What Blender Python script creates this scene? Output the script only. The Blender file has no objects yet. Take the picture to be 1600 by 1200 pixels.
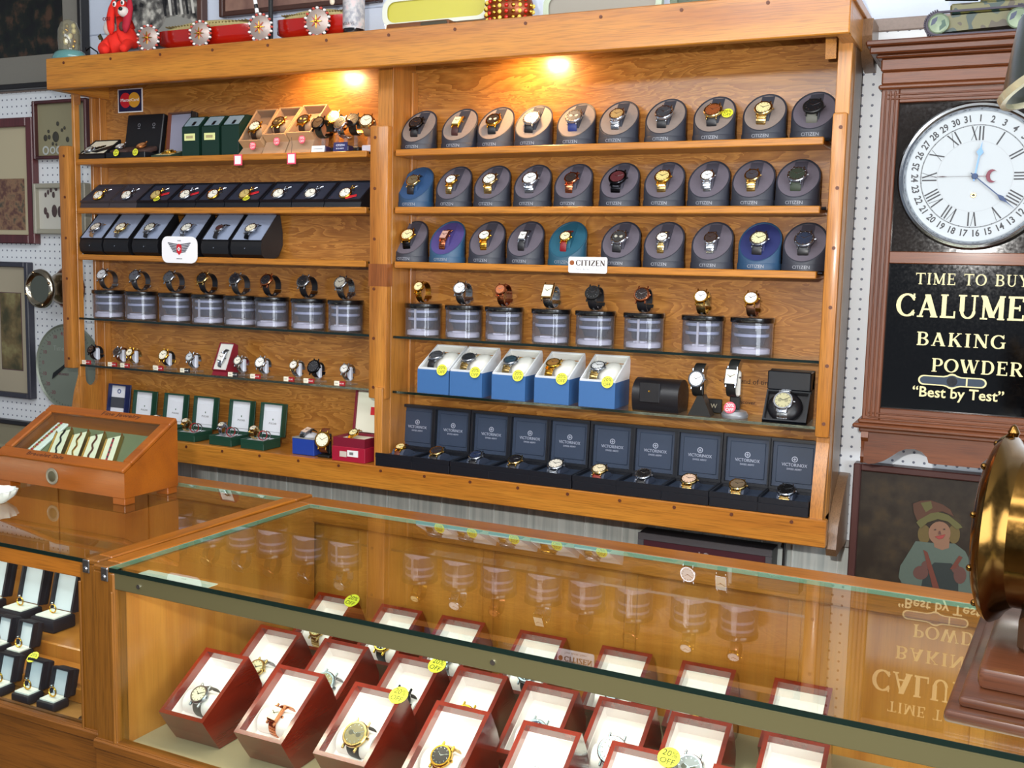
import bpy, bmesh, math, random
from mathutils import Matrix, Vector
random.seed(7)
PI = math.pi
D = bpy.data
SC = bpy.context.scene
COL = SC.collection
# Everything below is laid out in a working unit; U turns it into metres and FZ is the floor level.
U = 1.36
FZ = 0.369
def W(x, y, z): return (x*U, y*U, (z-FZ)*U)

# ------------------------------------------------------------------ camera
FPX = 1635.25
_yw, _pt, _rl = [math.radians(a) for a in (25.4883, -6.5878, 1.3011)]
CAM = Vector((2.1192, -2.0255, 1.5))
_fw = Vector((-math.sin(_yw)*math.cos(_pt), math.cos(_yw)*math.cos(_pt), math.sin(_pt)))
_rt = Vector((math.cos(_yw), math.sin(_yw), 0)); _up = _rt.cross(_fw)
_r2 = _rt*math.cos(_rl)+_up*math.sin(_rl); _u2 = _up*math.cos(_rl)-_rt*math.sin(_rl)
cd = D.cameras.new('camera'); cam = D.objects.new('camera', cd); COL.objects.link(cam)
cd.sensor_fit = 'HORIZONTAL'; cd.sensor_width = 36; cd.lens = 36*FPX/1600
cd.clip_start = 0.02; cd.clip_end = 50
cm = Matrix((_r2, _u2, -_fw)).transposed().to_4x4(); cm.translation = Vector(W(*CAM))
cam.matrix_world = cm; SC.camera = cam
def at(px, py, x=None, y=None, z=None):
    d = _r2*(px-800)/FPX - _u2*(py-600)/FPX + _fw
    k = (x-CAM.x)/d.x if x is not None else (y-CAM.y)/d.y if y is not None else (z-CAM.z)/d.z
    return CAM + d*k
# ------------------------------------------------------------------ world and light
wd = D.worlds.new('room_ambient'); SC.world = wd; wd.use_nodes = True
bg = wd.node_tree.nodes['Background']; bg.inputs[0].default_value = (0.74, 0.84, 1.0, 1); bg.inputs[1].default_value = 0.30
def area(name, loc, rot, sx, sy, power, col):
    l = D.lights.new(name, 'AREA'); l.shape = 'RECTANGLE'; l.size = sx; l.size_y = sy; l.energy = power; l.color = col
    o = D.objects.new(name, l); COL.objects.link(o); o.location = loc; o.rotation_euler = rot; return o
area('ceiling_fluorescent_light', (1.3, -1.75, 2.68), (math.radians(22), 0, 0), 2.4, 0.30, 22, (0.93, 0.97, 1.0))
area('ceiling_fluorescent_light', (2.9, -2.3, 2.68), (math.radians(25), 0, 0), 2.4, 0.30, 22, (0.93, 0.97, 1.0))
area('ceiling_fluorescent_light', (1.6, -4.0, 2.68), (math.radians(40), 0, 0), 2.4, 0.30, 30, (0.95, 0.97, 1.0))
area('added_side_fill', (5.6, -3.3, 1.45), (math.radians(86), 0, math.radians(48)), 2.6, 1.7, 150, (0.86, 0.93, 1.0))  # added unseen fill from the right, brightens the wall and low paneling
area('camera_flash', W(1.99, -2.03, 1.63), (math.radians(88), 0, math.radians(22)), .07, .04, 40, (1.0, .97, .93))
def spot(loc, power, col, ang, blend=.6, rot=(0, 0, 0), rad=.02):
    l = D.lights.new('halogen_spot', 'SPOT'); l.energy = power; l.color = col; l.spot_size = math.radians(ang); l.spot_blend = blend; l.shadow_soft_size = rad
    o = D.objects.new('halogen_spot', l); COL.objects.link(o); o.location = loc; o.rotation_euler = rot; return o
for sx in (0.70, 1.215):
    spot(W(sx, -0.120, 1.928), 18, (1.0, .60, .26), 165, 1.0, (math.radians(34), 0, 0), .03)
SC.view_settings.view_transform = 'Standard'; SC.view_settings.look = 'None'; SC.view_settings.gamma = 1
SC.view_settings.exposure = 0.0
try: SC.view_settings.use_curve_mapping = False
except Exception: pass

# ------------------------------------------------------------------ materials
MC = {}
def lin(c):
    if isinstance(c, str):
        c = [int(c[i:i+2], 16)/255 for i in (0, 2, 4)]
        c = [x/12.92 if x <= .04045 else ((x+.055)/1.055)**2.4 for x in c]
    return (c[0], c[1], c[2], 1)
def mat(col, rough=.5, metal=0, spec=.5, emit=None, est=1, noise=0, trans=0, coat=0, nm=None):
    key = (col if isinstance(col, str) else tuple(col), rough, metal, spec, emit, est, noise, trans, coat)
    if key in MC: return MC[key]
    m = D.materials.new(nm or 'paint'); m.use_nodes = True; n = m.node_tree.nodes; L = m.node_tree.links
    b = n['Principled BSDF']; b.inputs['Base Color'].default_value = lin(col); b.inputs['Roughness'].default_value = rough
    b.inputs['Metallic'].default_value = metal; b.inputs['Specular IOR Level'].default_value = spec
    b.inputs['Coat Weight'].default_value = coat
    if trans: b.inputs['Transmission Weight'].default_value = trans
    if emit: b.inputs['Emission Color'].default_value = lin(emit); b.inputs['Emission Strength'].default_value = est
    nz = n.new('ShaderNodeTexNoise'); nz.inputs['Scale'].default_value = 160; nz.inputs['Detail'].default_value = 3
    tc = n.new('ShaderNodeTexCoord'); L.new(tc.outputs['Object'], nz.inputs['Vector'])
    mr = n.new('ShaderNodeMapRange'); L.new(nz.outputs['Fac'], mr.inputs[0])
    mr.inputs[3].default_value = max(.02, rough-.06-noise*.2); mr.inputs[4].default_value = min(1, rough+.06+noise*.2)
    L.new(mr.outputs[0], b.inputs['Roughness'])
    if noise:
        mx = n.new('ShaderNodeMix'); mx.data_type = 'RGBA'; c = lin(col)
        mx.inputs[6].default_value = (c[0]*(1-noise), c[1]*(1-noise), c[2]*(1-noise), 1)
        mx.inputs[7].default_value = (min(1, c[0]*(1+noise)), min(1, c[1]*(1+noise)), min(1, c[2]*(1+noise)), 1)
        L.new(nz.outputs['Fac'], mx.inputs[0]); L.new(mx.outputs[2], b.inputs['Base Color'])
    MC[key] = m; return m
def wood(name, c1, c2, axis='x', sc=1.0, rough=.35, dist=2.5, pore=.35, coat=.25, rings=False):
    if name in MC: return MC[name]
    m = D.materials.new(name); m.use_nodes = True; n = m.node_tree.nodes; L = m.node_tree.links; b = n['Principled BSDF']
    tc = n.new('ShaderNodeTexCoord'); mp = n.new('ShaderNodeMapping'); L.new(tc.outputs['Object'], mp.inputs[0])
    s = {'x': (1.2, 14, 14), 'y': (14, 1.2, 14), 'z': (14, 14, 1.2)}[axis]
    if rings: s = {'x': (1.5, 7, 8.5), 'z': (7, 7, 2.2)}[axis]
    mp.inputs['Scale'].default_value = [q*sc for q in s]
    nz = n.new('ShaderNodeTexNoise'); nz.inputs['Scale'].default_value = 1.0; nz.inputs['Detail'].default_value = 5; nz.inputs['Distortion'].default_value = 1.2 if rings else .5
    L.new(mp.outputs[0], nz.inputs['Vector'])
    fac = nz.outputs['Fac']
    if rings:
        ml = n.new('ShaderNodeMath'); ml.operation = 'MULTIPLY'; ml.inputs[1].default_value = 15; L.new(nz.outputs['Fac'], ml.inputs[0])
        fr = n.new('ShaderNodeMath'); fr.operation = 'FRACT'; L.new(ml.outputs[0], fr.inputs[0]); 
        pw = n.new('ShaderNodeMath'); pw.operation = 'POWER'; pw.inputs[1].default_value = 1.6; L.new(fr.outputs[0], pw.inputs[0])
        fac = pw.outputs[0]
    r = n.new('ShaderNodeValToRGB'); r.color_ramp.elements[0].position = .0 if rings else .34; r.color_ramp.elements[1].position = 1.0 if rings else .64
    r.color_ramp.elements[0].color = lin(c1); r.color_ramp.elements[1].color = lin(c2); L.new(fac, r.inputs[0])
    mp2 = n.new('ShaderNodeMapping'); L.new(tc.outputs['Object'], mp2.inputs[0])
    mp2.inputs['Scale'].default_value = {'x': (14, 420, 420), 'y': (420, 14, 420), 'z': (420, 420, 14)}[axis]
    n2 = n.new('ShaderNodeTexNoise'); n2.inputs['Scale'].default_value = 1; n2.inputs['Detail'].default_value = 2; L.new(mp2.outputs[0], n2.inputs['Vector'])
    r2 = n.new('ShaderNodeValToRGB'); r2.color_ramp.elements[0].position = .3; r2.color_ramp.elements[1].position = .55
    r2.color_ramp.elements[0].color = (1-pore, 1-pore, 1-pore, 1); r2.color_ramp.elements[1].color = (1, 1, 1, 1); L.new(n2.outputs['Fac'], r2.inputs[0])
    mx = n.new('ShaderNodeMix'); mx.data_type = 'RGBA'; mx.blend_type = 'MULTIPLY'; mx.inputs[0].default_value = 1
    L.new(r.outputs[0], mx.inputs[6]); L.new(r2.outputs[0], mx.inputs[7]); L.new(mx.outputs[2], b.inputs['Base Color'])
    b.inputs['Roughness'].default_value = rough; b.inputs['Coat Weight'].default_value = coat; b.inputs['Coat Roughness'].default_value = .15
    bp = n.new('ShaderNodeBump'); bp.inputs['Strength'].default_value = .12; bp.inputs['Distance'].default_value = .001; L.new(n2.outputs['Fac'], bp.inputs['Height']); L.new(bp.outputs[0], b.inputs['Normal'])
    MC[name] = m; return m
def glassmat(name, tint, refl=1.5, opacity=0.0, rough=0.0):
    if name in MC: return MC[name]
    m = D.materials.new(name); m.use_nodes = True; n = m.node_tree.nodes; L = m.node_tree.links; n.remove(n['Principled BSDF'])
    out = n['Material Output']; tr = n.new('ShaderNodeBsdfTransparent'); tr.inputs[0].default_value = lin(tint)
    gl = n.new('ShaderNodeBsdfGlossy'); gl.inputs['Roughness'].default_value = rough; gl.inputs[0].default_value = (1, 1, 1, 1)
    fr = n.new('ShaderNodeFresnel'); fr.inputs[0].default_value = refl
    geo = n.new('ShaderNodeNewGeometry'); ft = n.new('ShaderNodeMath'); ft.operation = 'SUBTRACT'; ft.inputs[0].default_value = 1; L.new(geo.outputs['Backfacing'], ft.inputs[1])
    fm = n.new('ShaderNodeMath'); fm.operation = 'MULTIPLY'; L.new(fr.outputs[0], fm.inputs[0]); L.new(ft.outputs[0], fm.inputs[1])
    mx = n.new('ShaderNodeMixShader'); L.new(fm.outputs[0], mx.inputs[0]); L.new(tr.outputs[0], mx.inputs[1]); L.new(gl.outputs[0], mx.inputs[2])
    last = mx.outputs[0]
    if opacity:
        df = n.new('ShaderNodeBsdfPrincipled'); df.inputs['Base Color'].default_value = lin(tint); df.inputs['Roughness'].default_value = .35
        m2 = n.new('ShaderNodeMixShader'); m2.inputs[0].default_value = opacity; L.new(last, m2.inputs[1]); L.new(df.outputs[0], m2.inputs[2]); last = m2.outputs[0]
    L.new(last, out.inputs[0]); MC[name] = m; return m
def pegmat():
    m = D.materials.new('white_pegboard'); m.use_nodes = True; n = m.node_tree.nodes; L = m.node_tree.links; b = n['Principled BSDF']
    tc = n.new('ShaderNodeTexCoord'); sp = n.new('ShaderNodeSeparateXYZ'); L.new(tc.outputs['Object'], sp.inputs[0])
    def cell(o):
        a = n.new('ShaderNodeMath'); a.operation = 'DIVIDE'; a.inputs[1].default_value = .0254; L.new(o, a.inputs[0])
        f = n.new('ShaderNodeMath'); f.operation = 'FRACT'; L.new(a.outputs[0], f.inputs[0])
        s = n.new('ShaderNodeMath'); s.operation = 'SUBTRACT'; s.inputs[1].default_value = .5; L.new(f.outputs[0], s.inputs[0])
        p = n.new('ShaderNodeMath'); p.operation = 'MULTIPLY'; L.new(s.outputs[0], p.inputs[0]); L.new(s.outputs[0], p.inputs[1]); return p.outputs[0]
    ad = n.new('ShaderNodeMath'); ad.operation = 'ADD'; L.new(cell(sp.outputs[0]), ad.inputs[0]); L.new(cell(sp.outputs[2]), ad.inputs[1])
    gt = n.new('ShaderNodeMath'); gt.operation = 'GREATER_THAN'; gt.inputs[1].default_value = .0168; L.new(ad.outputs[0], gt.inputs[0])
    mx = n.new('ShaderNodeMix'); mx.data_type = 'RGBA'; mx.inputs[6].default_value = lin('6a6f80'); mx.inputs[7].default_value = lin('e2e6ea'); L.new(gt.outputs[0], mx.inputs[0])
    L.new(mx.outputs[2], b.inputs['Base Color']); b.inputs['Roughness'].default_value = .45; return m
def panelmat():
    m = D.materials.new('pale_wall_paneling'); m.use_nodes = True; n = m.node_tree.nodes; L = m.node_tree.links; b = n['Principled BSDF']
    tc = n.new('ShaderNodeTexCoord'); mp = n.new('ShaderNodeMapping'); L.new(tc.outputs['Object'], mp.inputs[0]); mp.inputs['Scale'].default_value = (60, 1, 2.5)
    nz = n.new('ShaderNodeTexNoise'); nz.inputs['Scale'].default_value = 1; nz.inputs['Detail'].default_value = 4; nz.inputs['Distortion'].default_value = .6; L.new(mp.outputs[0], nz.inputs['Vector'])
    r = n.new('ShaderNodeValToRGB'); r.color_ramp.elements[0].position = .35; r.color_ramp.elements[1].position = .6
    r.color_ramp.elements[0].color = lin('aab2ae'); r.color_ramp.elements[1].color = lin('c9cec8'); L.new(nz.outputs['Fac'], r.inputs[0]); L.new(r.outputs[0], b.inputs['Base Color'])
    b.inputs['Roughness'].default_value = .5; return m
OAK_X = wood('oak_board', 'a05e1c', 'bd7c2c', 'x', coat=.3)
OAK_Z = wood('oak_upright', '9c5e20', 'c08038', 'z', coat=.3)
OAK_Y = wood('oak_side', 'a05e1c', 'bd7c2c', 'y', coat=.3)
PLY = wood('oak_veneer_panel', '935c24', 'b87e3a', 'x', 1.5, .32, rings=True, pore=.2, coat=.35)
OAKD = wood('aged_oak', '6e5038', '866546', 'z', coat=.2)
COUNTER = wood('counter_oak', '80480c', 'a0601a', 'x', coat=.2)
COUNTERY = wood('counter_oak_strip', '80480c', 'a0601a', 'y', coat=.2)
COUNTERD = wood('counter_shaded_panel', '623808', '7a4812', 'x', coat=.15, rough=.45)  # darker than the top oak: light falloff on the base painted in
COUNTERZ = wood('counter_oak_post_shaded', '6a400e', '805018', 'z', coat=.2)  # posts darkened as well, the same falloff put into the wood colour
CASEIN = wood('case_lining_wood', '9c5c20', 'b47632', 'z', coat=.2, pore=.12)
CHERRY = wood('display_case_wood', '7a3c06', '924e0c', 'x', coat=.2, pore=.15)
RED = wood('red_lacquer_wood', '5e1206', '84200c', 'y', rough=.16, coat=.9, pore=.15)
CLOCKX = wood('clock_oak', '56290f', '6e3a1a', 'x', coat=.1, rough=.45)
CLOCKZ = wood('clock_oak_upright', '56290f', '6e3a1a', 'z', coat=.1, rough=.45)
DARKW = wood('dark_plinth_wood', '3a1f12', '5c3420', 'x', coat=.6)
BURG = wood('burgundy_frame_wood', '3c1618', '5a2426', 'z', coat=.4)
WHITE = mat('e8e8e6', .5); CREAM = mat('efe6cf', .6); BLACK = mat('121212', .45); BLKL = mat('17161a', .4, noise=.2)
CHROME = mat('c9ccd2', .18, 1); STEEL = mat('a9adb4', .28, 1); GOLD = mat('d9a844', .2, 1); ROSE = mat('c9805a', .22, 1); DKM = mat('2a2a2e', .3, 1); BRASS = mat('b98a3c', .22, 1)
NAVYB = mat('0f121a', .42, noise=.12); NAVY2 = mat('2c384c', .5, noise=.1)
GLASS = glassmat('clear_glass', 'f2f8f5', 1.5); GLEDGE = mat('0c1c18', .1, 0, .7); GTOP = glassmat('counter_glass', 'eef5f0', 1.62)
FROST = glassmat('frosted_jar', 'e4e4ea', 1.45, .055, .06)
ACR = glassmat('clear_acrylic', 'f4f4f6', 1.5, .06)
YEL = mat('e2e23c', .5); REDP = mat('c8202c', .5); PINK = mat('e64a5e', .5)

# ------------------------------------------------------------------ mesh helpers
def T(x, y, z): return Matrix.Translation((x, y, z))
def Rx(a): return Matrix.Rotation(math.radians(a), 4, 'X')
def Ry(a): return Matrix.Rotation(math.radians(a), 4, 'Y')
def Rz(a): return Matrix.Rotation(math.radians(a), 4, 'Z')
class MB:
    def __init__(s): s.bm = bmesh.new(); s.ms = []; s.M = Matrix()
    def mi(s, m):
        if m not in s.ms: s.ms.append(m)
        return s.ms.index(m)
    def raw(s, vs, fs, m, M=None):
        MM = s.M @ M if M is not None else s.M
        i = s.mi(m); v = [s.bm.verts.new(MM @ Vector(p)) for p in vs]
        for f in fs:
            try: q = s.bm.faces.new([v[k] for k in f]); q.material_index = i
            except ValueError: pass
        return s
    def addbm(s, b, m, M=None):
        b.verts.ensure_lookup_table(); b.verts.index_update()
        s.raw([v.co.copy() for v in b.verts], [[v.index for v in f.verts] for f in b.faces], m, M); b.free(); return s
    def box(s, x0, x1, y0, y1, z0, z1, m, bev=0, M=None, seg=1):
        vs = [(x, y, z) for z in (z0, z1) for y in (y0, y1) for x in (x0, x1)]
        fs = [(0, 2, 3, 1), (4, 5, 7, 6), (0, 1, 5, 4), (2, 6, 7, 3), (0, 4, 6, 2), (1, 3, 7, 5)]
        if not bev: return s.raw(vs, fs, m, M)
        b = bmesh.new(); v = [b.verts.new(p) for p in vs]
        for f in fs: b.faces.new([v[k] for k in f])
        bmesh.ops.bevel(b, geom=b.edges[:], offset=min(bev, .45*min(x1-x0, y1-y0, z1-z0)), segments=seg, affect='EDGES', profile=.5)
        return s.addbm(b, m, M)
    def lathe(s, prof, m, M=None, seg=24):
        vs = []; fs = []; n = len(prof)
        for k in range(seg):
            a = 2*PI*k/seg
            for r, z in prof: vs.append((r*math.cos(a), r*math.sin(a), z))
        for k in range(seg):
            k2 = (k+1) % seg
            for j in range(n-1): fs.append((k*n+j, k2*n+j, k2*n+j+1, k*n+j+1))
        if prof[0][0] > 1e-6 and prof[-1][0] > 1e-6:
            for k in range(seg): k2 = (k+1) % seg; fs.append((k*n+n-1, k2*n+n-1, k2*n, k*n))
        elif prof[0][0] > 1e-6: fs.append([k*n for k in range(seg)][::-1])
        elif prof[-1][0] > 1e-6: fs.append([k*n+n-1 for k in range(seg)])
        b = bmesh.new(); v = [b.verts.new(p) for p in vs]
        for f in fs:
            try: b.faces.new([v[i] for i in f])
            except ValueError: pass
        bmesh.ops.remove_doubles(b, verts=b.verts[:], dist=1e-7)
        return s.addbm(b, m, M)
    def cyl(s, p0, p1, r0, m, r1=None, seg=16):
        p0 = Vector(p0); p1 = Vector(p1); d = p1-p0; q = d.to_track_quat('Z', 'Y').to_matrix().to_4x4(); q.translation = p0
        return s.lathe([(0, 0), (r0, 0), (r0 if r1 is None else r1, d.length), (0, d.length)], m, q, seg)
    def prism(s, poly, a0, a1, m, axis='x', M=None):
        # poly in the plane normal to axis: x->(y,z)  y->(x,z)  z->(x,y)
        def P(p, a): return {'x': (a, p[0], p[1]), 'y': (p[0], a, p[1]), 'z': (p[0], p[1], a)}[axis]
        n = len(poly); vs = [P(p, a0) for p in poly]+[P(p, a1) for p in poly]
        fs = [list(range(n))[::-1], list(range(n, 2*n))]+[(i, (i+1) % n, n+(i+1) % n, n+i) for i in range(n)]
        b = bmesh.new(); v = [b.verts.new(p) for p in vs]
        for f in fs: b.faces.new([v[i] for i in f])
        bmesh.ops.recalc_face_normals(b, faces=b.faces[:])
        return s.addbm(b, m, M)
    def tube(s, pts, r, m, seg=8, M=None, rr=None):
        pts = [Vector(p) for p in pts]; n = len(pts); vs = []; fs = []; nx = None
        for i, p in enumerate(pts):
            t = (pts[min(i+1, n-1)]-pts[max(i-1, 0)]).normalized()
            if nx is None: nx = t.orthogonal().normalized()
            nx = (nx-t*nx.dot(t)).normalized(); by = t.cross(nx); ri = rr[i] if rr else r
            for k in range(seg): a = 2*PI*k/seg; vs.append(p+nx*ri*math.cos(a)+by*ri*math.sin(a))
        for i in range(n-1):
            for k in range(seg): k2 = (k+1) % seg; fs.append((i*seg+k, i*seg+k2, (i+1)*seg+k2, (i+1)*seg+k))
        fs.append(list(range(seg))[::-1]); fs.append([(n-1)*seg+k for k in range(seg)])
        return s.raw(vs, fs, m, M)
    def ball(s, c, rx, ry, rz, m, M=None, seg=16):
        b = bmesh.new(); bmesh.ops.create_uvsphere(b, u_segments=seg, v_segments=max(6, seg//2), radius=1)
        for v in b.verts: v.co = Vector((v.co.x*rx+c[0], v.co.y*ry+c[1], v.co.z*rz+c[2]))
        return s.addbm(b, m, M)
    def band(s, ry, rz, cz, a0, a1, w, t, m, n=24, links=0, w2=None):
        # strap: band in the y-z plane round (0,0,cz), width along x
        w2 = w if w2 is None else w2
        def pt(a, k, x): return (x, (ry+k)*math.sin(a), cz+(rz+k)*math.cos(a))
        vs = []; fs = []
        st = []
        if links:
            for i in range(links):
                for f, q in ((.0, 0), (.14, 1), (.86, 1), (1.0, 0)):
                    if not (f == 0 and i): st.append(((i+f)/links, q))
        else: st = [(i/n, 1) for i in range(n+1)]
        n = len(st)-1
        for f, q in st:
            a = a0+(a1-a0)*f; ww = (w2+(w-w2)*abs(math.cos(a/2)))*(1 if q else .93); e = t*(1.15 if q else .45) if links else t
            for k, x in ((0, -ww), (e*.6, -ww), (e, -ww*.75), (e, ww*.75), (e*.6, ww), (0, ww)): vs.append(pt(a, k, x))
        for i in range(n):
            for k in range(6): fs.append((i*6+k, i*6+(k+1) % 6, (i+1)*6+(k+1) % 6, (i+1)*6+k))
        fs.append([0, 1, 2, 3, 4, 5][::-1]); fs.append([n*6+k for k in range(6)])
        return s.raw(vs, fs, m)
    def text(s, txt, size, m, M, ext=.0004, align='CENTER', bend=None, bold=0, sx=1):
        me = textmesh(txt, size, ext, align, bold)
        vs = [Vector((v.co.x*sx, v.co.y, v.co.z)) for v in me.vertices]
        if bend: vs = [Vector(((bend+v.z)*math.sin(v.x/bend), v.y, (bend+v.z)*math.cos(v.x/bend)-bend)) for v in vs]
        return s.raw(vs, [list(p.vertices) for p in me.polygons], m, M)
    def mesh(s, name, smooth=30):
        me = D.meshes.new(name)
        if s.bm.faces: bmesh.ops.recalc_face_normals(s.bm, faces=s.bm.faces[:])
        s.bm.to_mesh(me); s.bm.free()
        for m in s.ms: me.materials.append(m)
        if smooth:
            me.polygons.foreach_set('use_smooth', [True]*len(me.polygons)); me.set_sharp_from_angle(angle=math.radians(smooth))
        return me
    def obj(s, name, parent=None, loc=(0, 0, 0), smooth=30): return link(name, s.mesh(name, smooth), parent, loc)
TX = {}
def textmesh(txt, size, ext, align='CENTER', bold=0):
    k = (txt, size, ext, align, bold)
    if k in TX: return TX[k]
    c = D.curves.new('lettering', 'FONT'); c.body = txt; c.size = size; c.extrude = ext; c.align_x = align; c.align_y = 'CENTER'; c.resolution_u = 2; c.offset = bold
    o = D.objects.new('lettering', c); COL.objects.link(o)
    dg = bpy.context.evaluated_depsgraph_get(); me = D.meshes.new_from_object(o.evaluated_get(dg), depsgraph=dg)
    D.objects.remove(o); D.curves.remove(c); TX[k] = me; return me
def link(name, me, parent=None, loc=(0, 0, 0)):
    o = D.objects.new(name, me); COL.objects.link(o); o.location = loc
    if parent: o.parent = parent
    return o
def tag(o, label, cat, group=None):
    label = label.replace(' from left', '') if len(label.split()) > 16 else label
    o['label'] = label; o['category'] = cat
    if group: o['group'] = group
    return o
def thing(name, label, cat, loc=(0, 0, 0), group=None, M=None):
    o = D.objects.new(name, None); COL.objects.link(o); o.empty_display_size = .02
    if M is not None: o.matrix_world = M
    else: o.location = loc
    return tag(o, label, cat, group)
def struct(name, mb, label=None):
    o = mb.obj(name); o['kind'] = 'structure'
    if label: o['label'] = label
    return o
CACHE = {}
def cached(key, name, fn, smooth=30):
    if key not in CACHE:
        b = MB(); fn(b); CACHE[key] = b.mesh(name, smooth)
    return CACHE[key]
ORD = ['first', 'second', 'third', 'fourth', 'fifth', 'sixth', 'seventh', 'eighth', 'ninth', 'tenth']
def ordl(i, n):
    return 'leftmost' if i == 0 else 'rightmost' if i == n-1 else ORD[i]+' from left'

# serif capitals drawn with strokes: (x0,y0,x1,y1,thickness) ; arcs (cx,cy,rx,ry,a0,a1,thick,thin)
SF = {
'T': (.9, [(.45, 0, .45, 1, .2), (0, .96, .9, .96, .09), (.04, .8, .04, 1, .07), (.86, .8, .86, 1, .07), (.27, .03, .63, .03, .06)], []),
'I': (.42, [(.21, 0, .21, 1, .2), (.03, .03, .39, .03, .06), (.03, .97, .39, .97, .06)], []),
'M': (1.15, [(.17, 0, .17, 1, .09), (.97, 0, .97, 1, .2), (.17, .97, .57, .08, .2), (.57, .08, .95, .97, .09), (.02, .03, .36, .03, .06), (.8, .03, 1.13, .03, .06), (.02, .97, .25, .97, .06), (.9, .97, 1.13, .97, .06)], []),
'E': (.8, [(.2, 0, .2, 1, .2), (.03, .04, .76, .04, .08), (.03, .96, .73, .96, .08), (.2, .52, .56, .52, .08), (.73, 0, .73, .24, .07), (.7, .78, .7, 1, .07), (.56, .4, .56, .64, .06)], []),
'O': (1.0, [], [(.5, .5, .42, .46, 0, 360, .2, .08)]),
'Q': (1.0, [], [(.5, .5, .42, .46, 0, 360, .2, .08)]),
'B': (.85, [(.2, 0, .2, 1, .2), (.03, .04, .5, .04, .08), (.03, .96, .47, .96, .08), (.2, .53, .5, .53, .07)], [(.45, .27, .3, .235, -90, 90, .19, .07), (.43, .75, .26, .21, -90, 90, .17, .07)]),
'U': (.95, [(.2, .3, .2, 1, .2), (.76, .3, .76, 1, .09), (.02, .97, .4, .97, .06), (.6, .97, .93, .97, .06)], [(.48, .32, .28, .29, 180, 360, .14, .08)]),
'Y': (.9, [(.45, 0, .45, .5, .2), (.45, .45, .14, .97, .18), (.45, .45, .76, .97, .09), (.27, .03, .63, .03, .06), (0, .97, .3, .97, .06), (.62, .97, .9, .97, .06)], []),
'C': (.92, [(.82, .7, .82, 1, .07), (.82, .05, .82, .3, .06)], [(.5, .5, .42, .46, 38, 322, .2, .08)]),
'A': (.98, [(.14, 0, .46, .98, .09), (.46, .98, .83, 0, .2), (.25, .34, .66, .34, .07), (0, .03, .3, .03, .06), (.63, .03, .98, .03, .06)], []),
'L': (.76, [(.2, 0, .2, 1, .2), (.03, .04, .72, .04, .08), (.03, .97, .38, .97, .06), (.7, 0, .7, .3, .07)], []),
'K': (.95, [(.2, 0, .2, 1, .2), (.25, .42, .76, .97, .09), (.42, .58, .8, .02, .19), (.03, .03, .38, .03, .06), (.03, .97, .38, .97, .06), (.58, .97, .9, .97, .06), (.62, .03, .95, .03, .06)], []),
'N': (1.0, [(.18, 0, .18, 1, .09), (.2, .97, .82, .04, .2), (.84, 0, .84, 1, .09), (.03, .03, .34, .03, .06), (.0, .97, .28, .97, .06), (.7, .97, .99, .97, .06)], []),
'G': (1.0, [(.82, .05, .82, .42, .17), (.64, .45, .97, .45, .06), (.82, .72, .82, 1, .06)], [(.5, .5, .42, .46, 40, 318, .2, .08)]),
'P': (.8, [(.2, 0, .2, 1, .2), (.03, .03, .4, .03, .06), (.03, .96, .45, .96, .08), (.2, .45, .45, .45, .07)], [(.44, .705, .28, .255, -90, 90, .19, .07)]),
'W': (1.35, [(.12, .97, .42, .03, .19), (.42, .03, .68, .9, .08), (.66, .97, .96, .03, .19), (.96, .03, 1.22, .97, .08), (0, .97, .3, .97, .06), (.52, .97, .8, .97, .06), (1.06, .97, 1.34, .97, .06)], []),
'D': (.95, [(.2, 0, .2, 1, .2), (.03, .04, .5, .04, .08), (.03, .96, .5, .96, .08)], [(.45, .5, .38, .46, -90, 90, .2, .08)]),
'R': (.92, [(.2, 0, .2, 1, .2), (.03, .03, .38, .03, .06), (.03, .96, .45, .96, .08), (.2, .5, .45, .5, .07), (.45, .5, .78, .03, .19), (.68, .03, .92, .03, .06)], [(.44, .73, .27, .23, -90, 90, .18, .07)]),
'Z': (.8, [(.06, .96, .74, .96, .08), (.06, .04, .74, .04, .08), (.7, .93, .1, .07, .18), (.08, .78, .08, 1, .06), (.73, 0, .73, .24, .06)], []),
'S': (.7, [], [(.36, .72, .25, .24, 30, 270, .16, .08), (.36, .27, .27, .25, -150, 90, .16, .08)]),
}
def serif(mb, txt, h, m, M, gap=.12, ext=.0006, wt=1.0):
    ws = [SF[c][0] if c in SF else .45 for c in txt]; tot = (sum(ws)+gap*(len(ws)-1))*h; x = -tot/2
    for c, w in zip(txt, ws):
        if c in SF:
            _, sg, ar = SF[c]; j = 0
            for x0, y0, x1, y1, t in sg:
                j += 1; t *= wt; d = Vector((x1-x0, y1-y0)); p = Vector((-d.y, d.x)).normalized()*t/2
                if abs(d.x) > .3 and abs(d.y) > .3: p = Vector((t*.62, 0))
                q = [(x0+p.x, y0+p.y), (x1+p.x, y1+p.y), (x1-p.x, y1-p.y), (x0-p.x, y0-p.y)]
                mb.prism([(x+a*h, (b-.5)*h) for a, b in q], 0, ext+j*1e-6, m, 'z', M)
            for cx, cy, rx, ry, a0, a1, tk, tn in ar:
                n = max(8, int(abs(a1-a0)/15)); vs = []; fs = []
                for i in range(n+1):
                    a = math.radians(a0+(a1-a0)*i/n); t = tn+(tk-tn)*abs(math.cos(a))
                    t *= wt
                    for k in (-t/2, t/2):
                        for z in (0, ext): vs.append((x+(cx+(rx+k)*math.cos(a))*h, (cy-.5+(ry+k*.8)*math.sin(a))*h, z))
                for i in range(n):
                    b = i*4; e = b+4; fs += [(b+1, b+3, e+3, e+1), (b, e, e+2, b+2), (b, b+1, e+1, e), (b+2, e+2, e+3, b+3)]
                mb.raw(vs, fs, m, M)
        x += (w+gap)*h
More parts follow.
